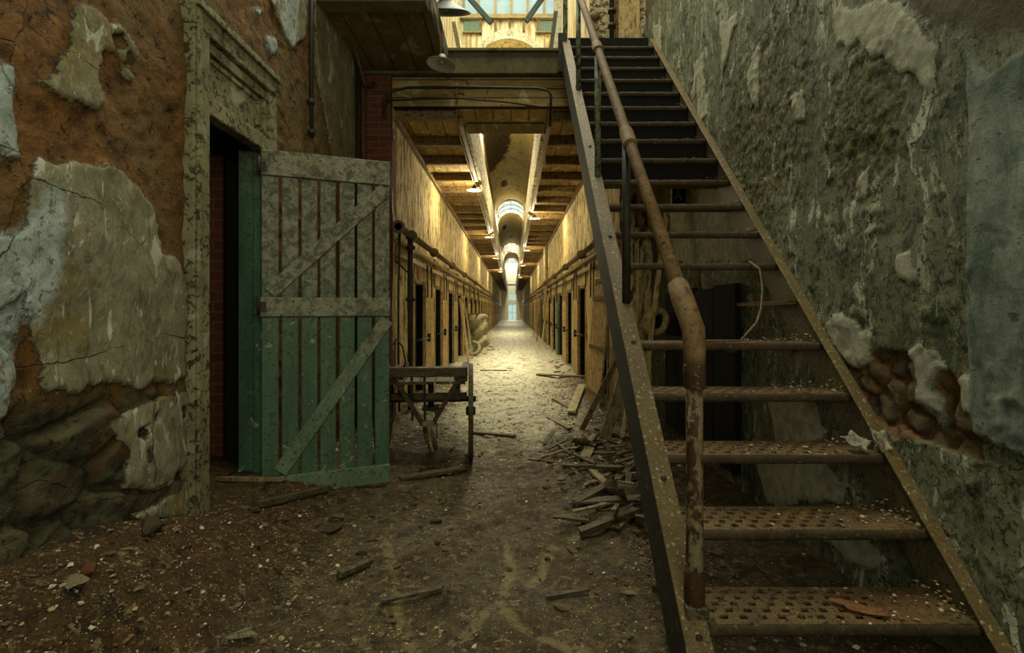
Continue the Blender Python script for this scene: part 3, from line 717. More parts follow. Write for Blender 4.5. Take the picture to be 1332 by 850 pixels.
for q, (a, b) in enumerate(SKY):
    w = tag(empty('window_%d' % (6+q), (AC, a, AZ)), kind='structure')
    R2 = AR+.08; mb = MB(); m_ = 16; L = b-a
    vs = []; fs = []
    for yy in (0, L):
        for i in range(m_+1): t = math.pi*i/m_; vs.append((R2*math.cos(t), yy, R2*math.sin(t)))
    for i in range(m_): fs.append((i, i+1, m_+2+i, m_+1+i))
    mb.add(vs, fs, True); mb.build('glass_pane', M['glass'], w)
    ny = max(3, int(L/.8)) if q < 3 else 5
    for i in range(ny+1):
        yy = L*i/ny
        MB().tube([(R2*math.cos(math.pi*j/16)*.985, yy, R2*math.sin(math.pi*j/16)*.985) for j in range(17)], .022, 5).build('glazing_bar', M['brass_rail'], w)
    for t in (.2, .35, .5, .65, .8): MB().beam((R2*.985*math.cos(math.pi*t), 0, R2*.985*math.sin(math.pi*t)), (R2*.985*math.cos(math.pi*t), L, R2*.985*math.sin(math.pi*t)), .03, .03).build('glazing_bar', M['brass_rail'], w)
for nm, x0, x1 in (('wall_vault_left', AC-AR-.15, AC-AR+.008), ('wall_vault_right', AC+AR-.008, AC+AR+.15)):
    tag(MB().box((x0, AY, ZT), (x1, 60, AZ+.1)).build(nm, M['fascia']), kind='structure')
tag(MB().box((AC-AR-.2, 60, ZT), (AC+AR+.2, 60.2, AZ+AR+.2)).build('wall_vault_end', M['white_paint']), kind='structure')

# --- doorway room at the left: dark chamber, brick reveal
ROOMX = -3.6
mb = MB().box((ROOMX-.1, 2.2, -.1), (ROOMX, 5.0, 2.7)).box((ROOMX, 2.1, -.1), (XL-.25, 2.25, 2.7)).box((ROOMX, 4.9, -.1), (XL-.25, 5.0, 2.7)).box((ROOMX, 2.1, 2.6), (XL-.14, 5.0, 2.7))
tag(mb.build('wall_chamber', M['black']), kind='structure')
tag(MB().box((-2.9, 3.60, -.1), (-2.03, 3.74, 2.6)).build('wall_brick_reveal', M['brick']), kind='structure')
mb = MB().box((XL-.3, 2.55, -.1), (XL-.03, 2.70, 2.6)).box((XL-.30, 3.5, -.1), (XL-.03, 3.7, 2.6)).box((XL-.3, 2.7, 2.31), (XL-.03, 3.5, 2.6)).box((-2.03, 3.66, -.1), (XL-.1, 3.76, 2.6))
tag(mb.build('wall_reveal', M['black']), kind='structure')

# ================================================================== FLOOR
def Hf(x, y):
    x = np.asarray(x, float); y = np.asarray(y, float)
    side = sstep(-x, .95, 1.62)
    prof = np.interp(y, [1.0, 1.66, 2.0, 2.35, 2.75, 3.3, 3.8, 4.6, 5.4, 6.5], [.40, .40, .38, .28, .17, .15, .07, .02, .01, 0])
    h = side*prof
    h += sstep(-x, 1.6, 2.4)*.18*sstep(y, 2.4, 2.9)                       # dirt sloping up inside the doorway
    h += .09*np.exp(-((x-.62)/.26)**2-((y-3.9)/.9)**2) + .05*np.exp(-((x-.8)/.4)**2-((y-2.9)/.6)**2)
    h += .10*sstep(x, .75, 1.12)*sstep(y, 5, 6.2) + .06*sstep(-x, .95, 1.3)*sstep(y, 5, 6.5)
    h -= .045*np.exp(-((x+.60)/.17)**2-((y-3.98)/.12)**2)
    h += (fbm(x*2.2, y*2.2, 1, 3)-.5)*.05*sstep(y, 0, 2) + (fbm(x*9, y*9, 2, 5)-.5)*.035
    return h
def Hs(x, y): return float(Hf(np.array([x]), np.array([y]))[0])
TRAIL = [[(500,700),(512,740),(520,800),(540,850)], [(655,700),(665,745),(650,790),(700,830),(760,850)], [(720,715),(705,745),(690,760)], [(640,790),(600,830)]]
def floor_piece(name, xs, ys_, parent=None):
    U, V = np.meshgrid(xs, ys_, indexing='ij')
    n2 = fbm(U*1.5, V*1.5, 3, 3)
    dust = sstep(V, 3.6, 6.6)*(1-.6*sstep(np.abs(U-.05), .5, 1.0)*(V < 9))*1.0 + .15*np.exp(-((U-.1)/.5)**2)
    red = sstep(-U, .85, 1.35)*sstep(V, 6.0, 3.6) + .4*sstep(U, .5, .9)*sstep(V, 6, 4)*.6
    tr = np.zeros(U.shape)
    if ys_[0] < 3:
        for T in TRAIL:
            P_ = []
            for px, py in T: yy = H0*F/(py-CY); P_.append(((px-CX)*yy/F, yy))
            for (a, b), (c, e) in zip(P_[:-1], P_[1:]):
                t = np.clip(((U-a)*(c-a)+(V-b)*(e-b))/((c-a)**2+(e-b)**2), 0, 1)
                dd = np.hypot(U-a-t*(c-a), V-b-t*(e-b)); tr = np.maximum(tr, (1-sstep(dd, .0, .075))*.8)
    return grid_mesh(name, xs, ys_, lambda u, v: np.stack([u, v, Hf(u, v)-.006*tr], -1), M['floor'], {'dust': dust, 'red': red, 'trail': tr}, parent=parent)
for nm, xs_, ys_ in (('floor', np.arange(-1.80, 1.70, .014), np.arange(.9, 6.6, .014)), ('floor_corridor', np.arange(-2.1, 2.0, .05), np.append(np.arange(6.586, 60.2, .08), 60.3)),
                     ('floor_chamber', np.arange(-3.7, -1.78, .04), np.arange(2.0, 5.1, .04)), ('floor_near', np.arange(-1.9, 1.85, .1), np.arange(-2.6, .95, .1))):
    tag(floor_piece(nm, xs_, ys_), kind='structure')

# ================================================================== DOORWAY AND DOOR LEAF
fr = tag(empty('trim_5', (XL, 0, 0)), kind='structure')      # painted timber casing
mb = MB().box((-.03, 2.59, .1), (.055, 2.725, 2.80)); o = mb.build('near_casing', M['casing'], fr, .008)
MB().box((.055, 2.60, .1), (.07, 2.635, 2.80)).build('casing_bead', M['casing'], fr, .004)
MB().box((-.03, 3.415, 2.30), (.055, 3.50, 2.80)).build('far_casing', M['casing'], fr, .008)
MB().box((-.03, 2.58, 2.69), (.062, 3.505, 2.79)).build('head_casing', M['casing'], fr, .008)
MB().box((-.02, 2.575, 2.78), (.085, 3.515, 2.82)).build('cornice_strip', M['casing'], fr, .006)
MB().box((-.03, 2.70, 2.28), (.05, 3.44, 2.37)).build('transom_rail', M['casing'], fr, .008)
MB().box((-.04, 2.70, 2.36), (.005, 3.44, 2.69)).build('transom_panel', M['casing'], fr)
MB().box((.0, 2.725, 2.625), (.035, 3.42, 2.68)).box((.0, 2.725, 2.37), (.03, 3.42, 2.395)).box((.0, 2.725, 2.395), (.03, 2.765, 2.625)).box((.0, 3.37, 2.395), (.03, 3.42, 2.625)).build('panel_moulding', M['casing'], fr, .006)
MB().box((.0, 2.80, 2.585), (.02, 3.34, 2.61)).box((.0, 3.30, 2.43), (.02, 3.335, 2.59)).build('inner_moulding', M['casing'], fr, .004)
MB().box((-.17, 3.42, .05), (-.03, 3.50, 2.31)).build('far_jamb', M['door_jamb'], fr, .006)
MB().box((-.06, 3.40, .05), (.03, 3.47, 2.31)).build('jamb_stop', M['door_jamb'], fr, .006)
MB().box((-.02, 3.47, .05), (.055, 3.52, 2.30)).build('far_side_casing', M['door_jamb'], fr, .006)
MB().box((-.2, 2.68, .1), (-.03, 2.72, 2.31)).build('near_jamb', M['casing'], fr)

dr = tag(empty('door_1', (-1.625, 3.32, .03), math.atan2(.30, .76)), 'open green plank door with diagonal braces standing beside the dark doorway', kind='structure')
W, HT = .815, 2.245; nb = 7; gap = .020; bw = (W-gap*(nb-1))/nb
for i in range(nb):
    x = i*(bw+gap); j = random.uniform(-.003, .003)
    z0 = .10 if i else .32
    MB().box((x+j, 0, .02 if i > 1 else .10), (x+bw+j, .022, HT-.02-random.uniform(0, .01))).build('board', M['door_board'], dr, .004)
MB().box((0, -.03, HT-.165), (W, 0, HT)).build('top_rail', M['door_rail'], dr, .005)
MB().box((-.01, -.034, 1.165), (W, 0, 1.29)).build('middle_rail', M['door_rail'], dr, .005)
MB().box((.10, -.03, .0), (W, 0, .125)).build('bottom_rail', M['door_rail'], dr, .005)
def brace(x0, z0, x1, z1, w):
    mb = MB().beam((x0, -.016, z0), (x1, -.016, z1), .028, w, up=(1,0,1)); mb.build('brace', M['door_rail'], dr, .004)
brace(.05, 1.32, .785, 2.05, .092); brace(.11, .15, .795, 1.14, .092)
MB().box((-.03, -.045, 1.20), (.03, -.034, 1.26)).tube([(-.012, -.05, 1.17), (-.012, -.05, 1.30)], .010, 8).build('hinge', M['dark_iron'], dr)
MB().box((-.03, -.04, 2.10), (.03, -.032, 2.16)).tube([(-.012, -.045, 2.07), (-.012, -.045, 2.19)], .010, 8).build('hinge', M['dark_iron'], dr)

# ================================================================== STAIRCASE
st = tag(empty('staircase', (.6, 1.5, 0)), 'steep rusty iron staircase with perforated treads and pipe handrail climbing the right wall', 'staircase')
st.location = (0, 0, 0)
TX0, TX1 = .625, 1.525
def tread(i):
    yf = Y0+i*G; z = stair_z(yf) ; mb = MB(); dep = .222; th = .006
    x0, x1 = TX0, TX1
    if i == 6:
        mb.add([(1.33, yf+.06, z-.01), (x1, yf, z), (x1, yf+dep, z), (1.30, yf+dep, z-.012), (1.33, yf+.06, z-.03), (x1, yf, z-.02), (x1, yf+dep, z-.02), (1.30, yf+dep, z-.03)], [(0,1,2,3),(7,6,5,4),(0,4,5,1),(1,5,6,2),(2,6,7,3),(3,7,4,0)])
        o = mb.build('broken_tread', M['tread'], st); o['label'] = 'broken tread stub by the wall'; return
    if i <= 5:
        cw, rw = .0313, .040; nx = int((x1-x0)/cw); cw = (x1-x0)/nx; ny = 5; ym = .012; rw = (dep-.03)/ny
        solid = {1: .70, 2: .68, 3: .80, 4: .86, 5: .88}[i]
        def top(a, b): return (a, b, z)
        mb.box((x0, yf, z-th), (x1, yf+.018, z)); mb.box((x0, yf+.018+ny*rw, z-th), (x1, yf+dep, z))
        for c in range(nx):
            for r in range(ny):
                a0, a1 = x0+c*cw, x0+(c+1)*cw; b0, b1 = yf+.018+r*rw, yf+.018+(r+1)*rw
                if (c+r) % 2 == 0 and 0 < c < nx*solid:
                    sk = .004
                    h0, h1, k0, k1 = a0+.001, a1-.001, b0+rw*.2, b1-rw*.2
                    O = [(a0,b0),(a1,b0),(a1,b1),(a0,b1)]; I = [(h0-sk,k0),(h1-sk,k0),(h1+sk,k1),(h0+sk,k1)]
                    I = [(min(max(p, a0+.0008), a1-.0008), q) for p, q in I]
                    vs = [(p, q, z) for p, q in O]+[(p, q, z) for p, q in I]+[(p, q, z-th) for p, q in O]+[(p, q, z-th) for p, q in I]
                    fs = []
                    for k in range(4):
                        l = (k+1) % 4
                        fs += [(k, l, 4+l, 4+k), (8+l, 8+k, 12+k, 12+l), (4+k, 4+l, 12+l, 12+k)]
                    mb.add(vs, fs)
                else:
                    mb.add([(a0,b0,z),(a1,b0,z),(a1,b1,z),(a0,b1,z),(a0,b0,z-th),(a1,b0,z-th),(a1,b1,z-th),(a0,b1,z-th)], [(0,1,2,3),(7,6,5,4)])
        o = mb.build('tread', M['tread'], st)
    else:
        o = MB().box((x0, yf, z-.008), (x1, yf+dep, z)).build('tread', M['tread'], st)
    lipm = MB(); seg = 30; vs = []; pr = [(-.004, .002), (-.014, -.004), (-.016, -.020), (-.010, -.034), (.004, -.036)]
    for k in range(seg+1):
        x = x0+(x1-x0)*k/seg
        for a, b in pr: vs.append((x, yf+a+random.uniform(-.002, .002), z+b+random.uniform(-.003, .002)))
    fs = [(k*5+j, (k+1)*5+j, (k+1)*5+j+1, k*5+j+1) for k in range(seg) for j in range(4)]
    lipm.add(vs, fs, True); lipm.build('nosing', M['lip'], st)
    if i >= 10: MB().box((x0, yf+dep-.012, z), (x1, yf+dep-.004, z+G-.01)).build('gap_shade', M['black'], st)  # black sheet painting the shade seen between the open upper steps
for i in range(1, 20): tread(i)
# stringers
def para(y0, y1, dt, db, x0, x1):   # slanted plate: top offset dt above nosing line, bottom offset db below
    p = [(y0, stair_z(y0)+dt), (y1, stair_z(y1)+dt), (y1, stair_z(y1)-db), (y0, stair_z(y0)-db)]
    return MB().prism(p, 'x', x0, x1)
YB, YE = 1.50, 5.62
para(YB, YE, .03, .275, .545, .557).build('stringer_plate', M['plate_dark'], st)
para(YB, YE, .036, -.022, .543, .628).build('stringer_flange', M['stringer_flange'], st, .003)
para(1.42, YE, .035, .24, 1.527, 1.537).build('wall_stringer', M['stringer'], st)
para(1.42, YE, .043, -.03, 1.505, 1.56).build('wall_stringer_flange', M['stringer_flange'], st, .003)
for k, yb in enumerate((1.62, 2.0, 2.5, 3.1, 3.9, 4.7)): MB().lathe([(0,.012),(.010,.010),(.012,0)], Matrix.Translation((.59, yb, stair_z(yb)+.034)), 8).build('rivet', M['dark_iron'], st)
# handrail
def hz(y): return stair_z(y)+.926
MB().tube([(.6, 5.9, hz(5.9)), (.6, 4.2, hz(4.2)), (.6, 2.6, hz(2.6)), (.6, 1.80, hz(1.80))], .0275, 14).build('handrail', M['rail_paint'], st)
for y, L in ((2.66, .06), (3.62, .05), (4.66, .045)):
    MB().tube([(.6, y-L, hz(y-L)), (.6, y-L+.008, hz(y-L+.008)), (.6, y-L+.015, hz(y-L+.015)), (.6, y+L-.015, hz(y+L-.015)), (.6, y+L, hz(y+L))], [.037, .039, .036, .036, .032], 14).build('rail_coupling', M['rail_paint'], st)
# elbow at the foot of the rail
el = [(.6, 1.86, hz(1.86)), (.6, 1.80, hz(1.80)), (.6, 1.745, hz(1.745)+.002), (.6, 1.70, hz(1.71)-.005), (.6, 1.69, 1.10), (.6, 1.69, 1.06)]
MB().tube(el, [.036, .039, .037, .037, .036, .034], 14).build('elbow', M['rail_paint'], st)
MB().tube([(.6,1.69,1.065), (.6,1.69,1.06), (.6,1.69,.985), (.6,1.69,.98)], [.033,.036,.036,.03], 14).build('post_coupling', M['post_rust'], st)
MB().tube([(.6,1.69,.99), (.6,1.69,.8), (.6,1.69,.45), (.6,1.69,.22)], .0275, 14).build('newel_post', M['post_paint'], st)
MB().tube([(.6,1.69,.385), (.6,1.69,.38), (.6,1.69,.27), (.6,1.69,.265)], [.03,.033,.033,.03], 14).build('base_coupling', M['post_rust'], st)
MB().box((.562, 1.655, .225), (.638, 1.725, .275)).build('post_foot', M['stringer'], st, .006)
MB().box((.565, 1.665, -.02), (.66, 1.70, .24)).build('foot_plate', M['stringer'], st, .004)
for y, mt in ((2.70, 'dark_iron'), (3.60, 'green_post'), (4.66, 'green_post')):
    MB().tube([(.6, y, stair_z(y)+.03), (.6, y, hz(y))], .0225, 12).build('baluster', M[mt], st)
MB().beam((.585, 5.68, 4.08), (.585, 5.68, 6.2), .05, .05, up=(0,1,0)).build('top_newel', M['green_post'], st)
MB().beam((.545, 5.60, 3.83), (.545, 5.60, 4.25), .09, .06, up=(0,1,0)).build('newel_block', M['dark_iron'], st)
# heaps of grit that gathered on the wall ends of the treads
mb = MB(); tones = []
def chip(mb, x, y, z, s, flat=.4):
    a = random.uniform(0, 6.28); n_ = random.choice((4, 5)); vs = []
    for k in range(n_):
        t = a+2*math.pi*k/n_; r = s*random.uniform(.5, 1.1); vs.append((x+r*math.cos(t), y+r*math.sin(t), z+random.uniform(0, s*.3)))
    tx, ty = random.uniform(-.4, .4)*s, random.uniform(-.4, .4)*s
    top = [(px+(x-px)*.3+tx, py+(y-py)*.3+ty, z+s*flat*random.uniform(.7, 1.3)) for px, py, pz in vs]
    fs = [tuple(range(n_, 2*n_))]+[(k, (k+1) % n_, n_+(k+1) % n_, n_+k) for k in range(n_)]
    mb.add(vs+top, fs); return 2*n_
def add_tone(o, tn):
    a = o.data.attributes.new('tone', 'FLOAT', 'POINT'); a.data.foreach_set('value', np.array(tn[:len(o.data.vertices)], np.float32))
for i in range(1, 20):
    if i == 6: continue
    yf = Y0+i*G; z = stair_z(yf)
    for k in range(130 if i < 6 else 90):
        u = random.random()**2.2 if random.random() < .85 else random.random()
        x = TX1-u*.6; y = yf+random.uniform(.0, .21); s = random.uniform(.003, .011)
        if x < TX0+.02: continue
        hh = max(0, .05-(TX1-x)*.14)*random.random()
        c = chip(mb, x, y, z+hh-.001, s); t = random.choice((.3, .45, .55, .7, .9)); tones += [t]*c
o = mb.build('stair_grit', M['chip']); add_tone(o, tones); tag(o, 'pale crumbs of plaster and rust heaped on the wall ends of the iron treads', 'grit', kind='stuff')

# ================================================================== CART
ct = tag(empty('cart', (-.66, 4.05, 0), .085), 'old flatbed wooden handcart on two tall spoked wheels beside the green door', 'cart')
XA, XB = -.33, .30                      # platform half extents from the cart's origin
MB().beam((XA, .0, .745), (XB, .0, .745), .075, .04, up=(0,1,0), seg=12, jit=.003).build('front_board', M['wood_dark'], ct, .004)
for k in range(5):
    x = XA+.01+k*.124
    MB().beam((x+.055, .03, .655), (x+.055, 1.15, .655), .112, .022, seg=6, jit=.002).build('deck_plank', M['wood_dark'], ct)
for x in (XA+.02, XB-.02): MB().beam((x, .02, .715), (x, 1.15, .66), .05, .10).build('side_rail', M['wood_dark'], ct, .004)
MB().box((XA, 1.13, .58), (XB, 1.18, .66)).build('rear_board', M['wood_dark'], ct, .004)
MB().tube([(-.34, .18, .50), (.375, .18, .50)], .024, 10).build('axle', M['dark_iron'], ct)
MB().box((-.32, .15, .50), (.30, .21, .55)).build('axle_beam', M['wood_dark'], ct, .004)
for x in (-.24, .22): MB().box((x-.025, .15, .53), (x+.025, .21, .72)).build('axle_bracket', M['wood_dark'], ct, .004)
MB().beam((XA+.03, .03, .75), (-.06, .14, .30), .035, .03, up=(0,1,0)).build('strut', M['wood_dark'], ct)
MB().beam((XB-.03, .03, .75), (.02, .14, .30), .035, .03, up=(0,1,0)).build('strut', M['wood_dark'], ct)
for x in (-.11, -.01): MB().beam((x-.03, .05, .76), (x-.03, .12, .34), .018, .018, up=(0,1,0)).build('tie_rod', M['dark_iron'], ct)
R0 = .39
def wheel(x, parent, tilt=0.):
    w = empty('wheel', (x, .18, R0+.01), 0, 0, tilt); w.parent = parent
    Mx = Matrix.Rotation(math.pi/2, 4, 'Y')
    MB().lathe([(R0-.03,-.019),(R0,-.019),(R0,.019),(R0-.03,.019),(R0-.03,-.019)], Mx, 40).build('rim', M['wood_dark'], w)
    MB().lathe([(.0,-.04),(.03,-.04),(.042,-.02),(.042,.02),(.03,.04),(0,.04)], Mx, 16).build('hub', M['dark_iron'], w)
    for k in range(12):
        a = 2*math.pi*k/12+.1
        MB().beam((0, .045*math.cos(a), .045*math.sin(a)), (0, (R0-.02)*math.cos(a), (R0-.02)*math.sin(a)), .024, .022, up=(1,0,0)).build('spoke', M['wood_dark'], w)
wheel(.33, ct); wheel(-.37, ct, .03)
MB().lathe([(0,-.03),(.03,-.03),(.11,-.03),(.115,-.02),(.115,.02),(.11,.03),(.03,.03),(0,.03)], Matrix.Translation((-.02, .42, .125)) @ Matrix.Rotation(math.pi/2-.35, 4, 'Y') , 24).build('caster_wheel', M['rust_pipe'], ct)
MB().beam((-.07, .42, .12), (-.06, .36, .40), .03, .008, up=(1,0,0)).beam((.04, .42, .12), (.03, .36, .40), .03, .008, up=(1,0,0)).box((-.08, .30, .38), (.06, .44, .41)).tube([(-.01,.37,.40),(-.01,.37,.72)], .025, 8).build('caster_fork', M['dark_iron'], ct)
MB().beam((-.06, .14, .31), (.03, .14, .31), .05, .04).tube([(-.02, .13, .32), (.0, .10, .24), (.005, .08, .16), (.03, .05, .10)], .012, 7).build('hitch', M['brass_rail'], ct)

def rest_z(x, y): return Hs(x, y)
# puddle under the hitch
pts = []
pc = (-.60, 3.98)
mb = MB(); vs = [(pc[0], pc[1], 0)]
zp = max(Hs(pc[0]+.0, pc[1]), .0)
for k in range(28):
    t = 2*math.pi*k/28; r = 1+.25*math.sin(3*t+1)+.12*math.sin(7*t)
    vs.append((pc[0]+.20*r*math.cos(t), pc[1]+.14*r*math.sin(t), 0))
mb.add(vs, [(0, k+1, (k+1) % 28+1) for k in range(28)]); hmax = max(Hs(v[0], v[1]) for v in vs)
o = mb.build('puddle', M['water'], loc=(0, 0, Hs(*pc)+.026)); tag(o, 'small shallow puddle on the dirt floor under the front of the handcart', 'puddle')

# ================================================================== PIPES, LAMPS
def pipe(name, pts, r, mat, label, cat='pipe', n=10, group=None, flanges=()):
    t = tag(empty(name, (0,0,0)), label, cat, group)
    MB().tube(pts, r, n).build('pipe_run', M[mat], t)
    for p, d in flanges:
        p = Vector(p); d = Vector(d).normalized()
        MB().tube([p-d*.02, p-d*.018, p+d*.018, p+d*.02], [r*1.2, r*1.7, r*1.7, r*1.2], 12).build('flange', M[mat], t)
    return t
fl = [((-1.22, y, 2.13), (0,1,0)) for y in (6.2, 8.0, 10.4, 13.2, 17)]
pipe('wall_pipe', [(-1.22, 5.48, 2.13), (-1.22, 60, 2.13)], .042, 'rust_pipe', 'rusty main pipe running the whole length of the left corridor wall', flanges=fl+[((-1.22, 5.5, 2.13), (0,1,0))])
fl = [((1.10, y, 2.12), (0,1,0)) for y in (6.6, 8.2, 10.6, 13.5, 17)]
pipe('wall_pipe', [(1.10, 5.75, 2.12), (1.10, 60, 2.12)], .042, 'rust_pipe', 'rusty main pipe running the whole length of the right corridor wall', flanges=fl)
pipe('riser_pipe', [(-1.22, 6.14, 2.10), (-1.22, 6.14, .02)], .034, 'dark_iron', 'dark upright pipe dropping from the left wall pipe to the floor', flanges=[((-1.22,6.14,1.36),(0,0,1)), ((-1.22,6.14,1.98),(0,0,1))])
for X, s, nm in ((CL+.045, 1, 'left'), (CR-.045, -1, 'right')):
    t = tag(empty('trim_6' if s > 0 else 'trim_7', (0,0,0)), kind='structure')
    MB().box((X-.02, YW+.1, 1.84), (X+.02, 60, 1.90)).build('door_track', M['brass_rail'], t)
    MB().box((X-.03, YW+.1, 1.99), (X+.015, 60, 2.03)).build('ledge', M['brass_rail'], t)
pipe('conduit', [(XL+.05, 4.13, 4.5), (XL+.05, 4.10, 3.4), (XL+.05, 4.12, 2.62)], .018, 'dark_iron', 'upright conduit on the clay wall above the green door', flanges=[((XL+.05,4.11,2.66),(0,0,1)), ((XL+.05,4.1,2.9),(0,0,1))])
pipe('conduit', [(XL+.05, 5.32, 3.75), (XL+.05, 5.32, .02)], .020, 'dark_iron', 'dark upright conduit near the brick corner, nearer the green door')
pipe('conduit', [(XL+.06, 5.50, 3.75), (XL+.06, 5.50, .02)], .018, 'rust_pipe', 'pale upright conduit near the brick corner, beside the dark one')
pipe('conduit', [(XL+.06, 4.2, 4.28), (XL+.07, 4.7, 4.08), (XL+.09, 5.15, 3.83), (XL+.10, 5.40, 3.62), (-1.50, 5.56, 3.70)], .016, 'rust_pipe', 'sloping conduit under the left platform')
lp = [at(500,150,5.55), at(500,128,5.55), at(507,120,5.55), at(530,114,5.5), at(600,113,5.5), at(700,115,5.5), at(713,118,5.5), at(717,124,5.5), at(715,165,5.6)]
pipe('cable_loop', lp, .014, 'dark_iron', 'dark conduit bent in a flat loop beneath the landing beam', 'cable')
pipe('cable_loop', [at(503,131,5.6), at(550,129,5.6), at(600,128,5.6), at(660,133,5.6), at(712,141,5.6)], .010, 'dark_iron', 'thin sagging cable just below the flat conduit loop', 'cable')
pipe('edge_pipe', [(-.60, 5.5, 3.66), (-.64, 5.9, 3.45), (-.65, 6.4, 3.38), (-.65, 45, 3.38)], .013, 'brass_rail', 'thin conduit along the left edge of the light well', 'pipe')
pipe('standing_pipe', [(1.14, 17.0, 0), (1.14, 17.0, 3.4)], .045, 'wood_pale', 'pale yellow floor to ceiling pipe on the right corridor wall, nearer of the pair')
pipe('standing_pipe', [(1.14, 17.9, 0), (1.14, 17.9, 3.4)], .045, 'wood_pale', 'pale yellow floor to ceiling pipe on the right corridor wall, farther of the pair')
pipe('branch_pipe', [(-1.30, 5.72, 1.78), (-1.26, 5.9, 1.72), (-1.24, 6.1, 1.68)], .012, 'dark_iron', 'short thin pipe joining the dark upright pipe by the green door')
pipe('branch_pipe', [(-1.25, 5.70, 2.1), (-1.27, 5.72, 1.5), (-1.28, 5.75, .9), (-1.27,5.76,.1)], .012, 'dark_iron', 'thin bent cable hanging at the left corridor corner', 'cable')
# upright strips between pipe and track on the corridor walls
for nm, X, ops in (('trim_8', CL+.02, OPL[:9]), ('trim_9', CR-.02, OPR[:9])):
    t = tag(empty(nm, (0,0,0)), kind='structure')
    for y in ops:
        MB().beam((X, y-.14, 1.62), (X, y-.14, 2.1), .03, .03, up=(0,1,0)).build('bracket_strip', M['brass_rail'], t)

def lamp_mesh(r, dark=False, cordlen=.12):
    t = empty('pendant_lamp', (0,0,0))
    q = .62 if not dark else 1.0
    pr = [(.022*r/.14, r*.66), (.03*r/.14, r*.64), (.034*r/.14, r*.45), (r*.32, r*.34*q+.01), (r*.6, r*.22*q), (r*.85, r*.09*q), (r, 0), (r*.985, -.002), (r*.84, r*.07*q), (r*.6, r*.19*q), (r*.3, r*.29*q), (.0, r*.34*q)]
    MB().lathe(pr, None, 28).build('lamp_shade', M['enamel_dark' if dark else 'enamel'], t)
    MB().lathe([(0,.0),(.02,.005),(.028,.03),(.02,.06),(.012,.07)], Matrix.Translation((0,0,r*.05)), 14).build('bulb', M['enamel'], t)
    MB().tube([(0,0,r*.6), (0,0,r*.6+cordlen)], .007, 6).build('lamp_cord', M['dark_iron'], t)
    return t
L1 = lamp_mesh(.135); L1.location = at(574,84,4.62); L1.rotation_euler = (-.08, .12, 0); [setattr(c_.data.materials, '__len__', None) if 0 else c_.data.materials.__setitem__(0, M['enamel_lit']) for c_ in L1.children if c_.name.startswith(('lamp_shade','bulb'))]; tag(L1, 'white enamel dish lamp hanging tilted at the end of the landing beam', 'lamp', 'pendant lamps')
L2 = lamp_mesh(.25, True, .5); L2.rotation_euler = (.40, 0, 0); L2.location = (-.66, 5.1, 4.19); tag(L2, 'large dark cone lamp shade hanging above the left platform', 'lamp', 'pendant lamps')
pipe('lamp_arm', [at(562,0,4.55), at(567,25,4.6), at(573,55,4.62), at(574,72,4.62)], .012, 'rust_pipe', 'thin curved arm holding the tilted white dish lamp', 'bracket')
base = lamp_mesh(.13, False, .02); lamps = [(-.66, 8.85, 'left'), (.50, 11.6, 'right'), (-.66, 14.6, 'left'), (.50, 17.9, 'right'), (-.66, 20.6, 'left'), (.50, 24.0, 'right'), (-.66, 28.0, 'left'), (.50, 33.0, 'right')]
for k, (x, y, sd) in enumerate(lamps):
    c = base if k == 0 else copy_tree(base)
    c.location = (x, y, 3.30)
    tag(c, ('nearest', 'nearest', 'second', 'second', 'third', 'third', 'farthest', 'farthest')[k]+' pale dish lamp along the '+sd+' edge of the corridor light well', 'lamp', 'dish lamps along the light well')

# dark V braces under the glass and small posts at the landing edge
for a, b, lb_ in (((602,-12),(639,30),'left'), ((712,-12),(684,28),'right')):
    o = MB().beam(at(a[0], a[1], 8.4), at(b[0], b[1], 8.4), .075, .06, up=(0,1,0)).build('roof_brace', M['blue_bar'])
    tag(o, 'dark slanting roof brace under the glass, the '+lb_+' one of the pair', 'brace', 'roof braces')
for pts, lab in ((((590,30),(598,72)), 'pale slanting post at the left end of the landing'), (((723,16),(716,74)), 'dark slanting post at the right end of the landing')):
    p0 = at(pts[1][0], 73.5, 5.70); p1 = at(pts[0][0], pts[0][1], 5.75); p0.z = 4.095
    o = MB().beam(p0, p1, .045, .045, up=(0,1,0)).build('landing_post', M['brass_rail' if pts[0][0] < 600 else 'stringer']); tag(o, lab, 'post')
o = MB().box((.56, 6.9, 4.09), (.66, 7.0, 8.1)).build('white_post', M['white_paint']); tag(o, 'white painted upright beside the arch at the upper level', 'post')
pipe('upper_pipe', [(1.16, 5.98, 4.09), (1.16, 5.98, 6.5)], .028, 'dark_iron', 'dark upright pipe with clamps on the wall above the stair top', flanges=[((1.16,5.98,4.55),(0,0,1)), ((1.16,5.98,4.72),(0,0,1))])
mb = MB().lathe([(0,.03),(.05,.03),(.06,.0),(.05,-.03),(0,-.03)], Matrix.Translation(at(774,21,6.0)) @ Matrix.Rotation(math.pi/2, 4, 'X'), 16); o = mb.build('wall_valve', M['rust_pipe']); tag(o, 'small round rusty valve above the stair top', 'valve')

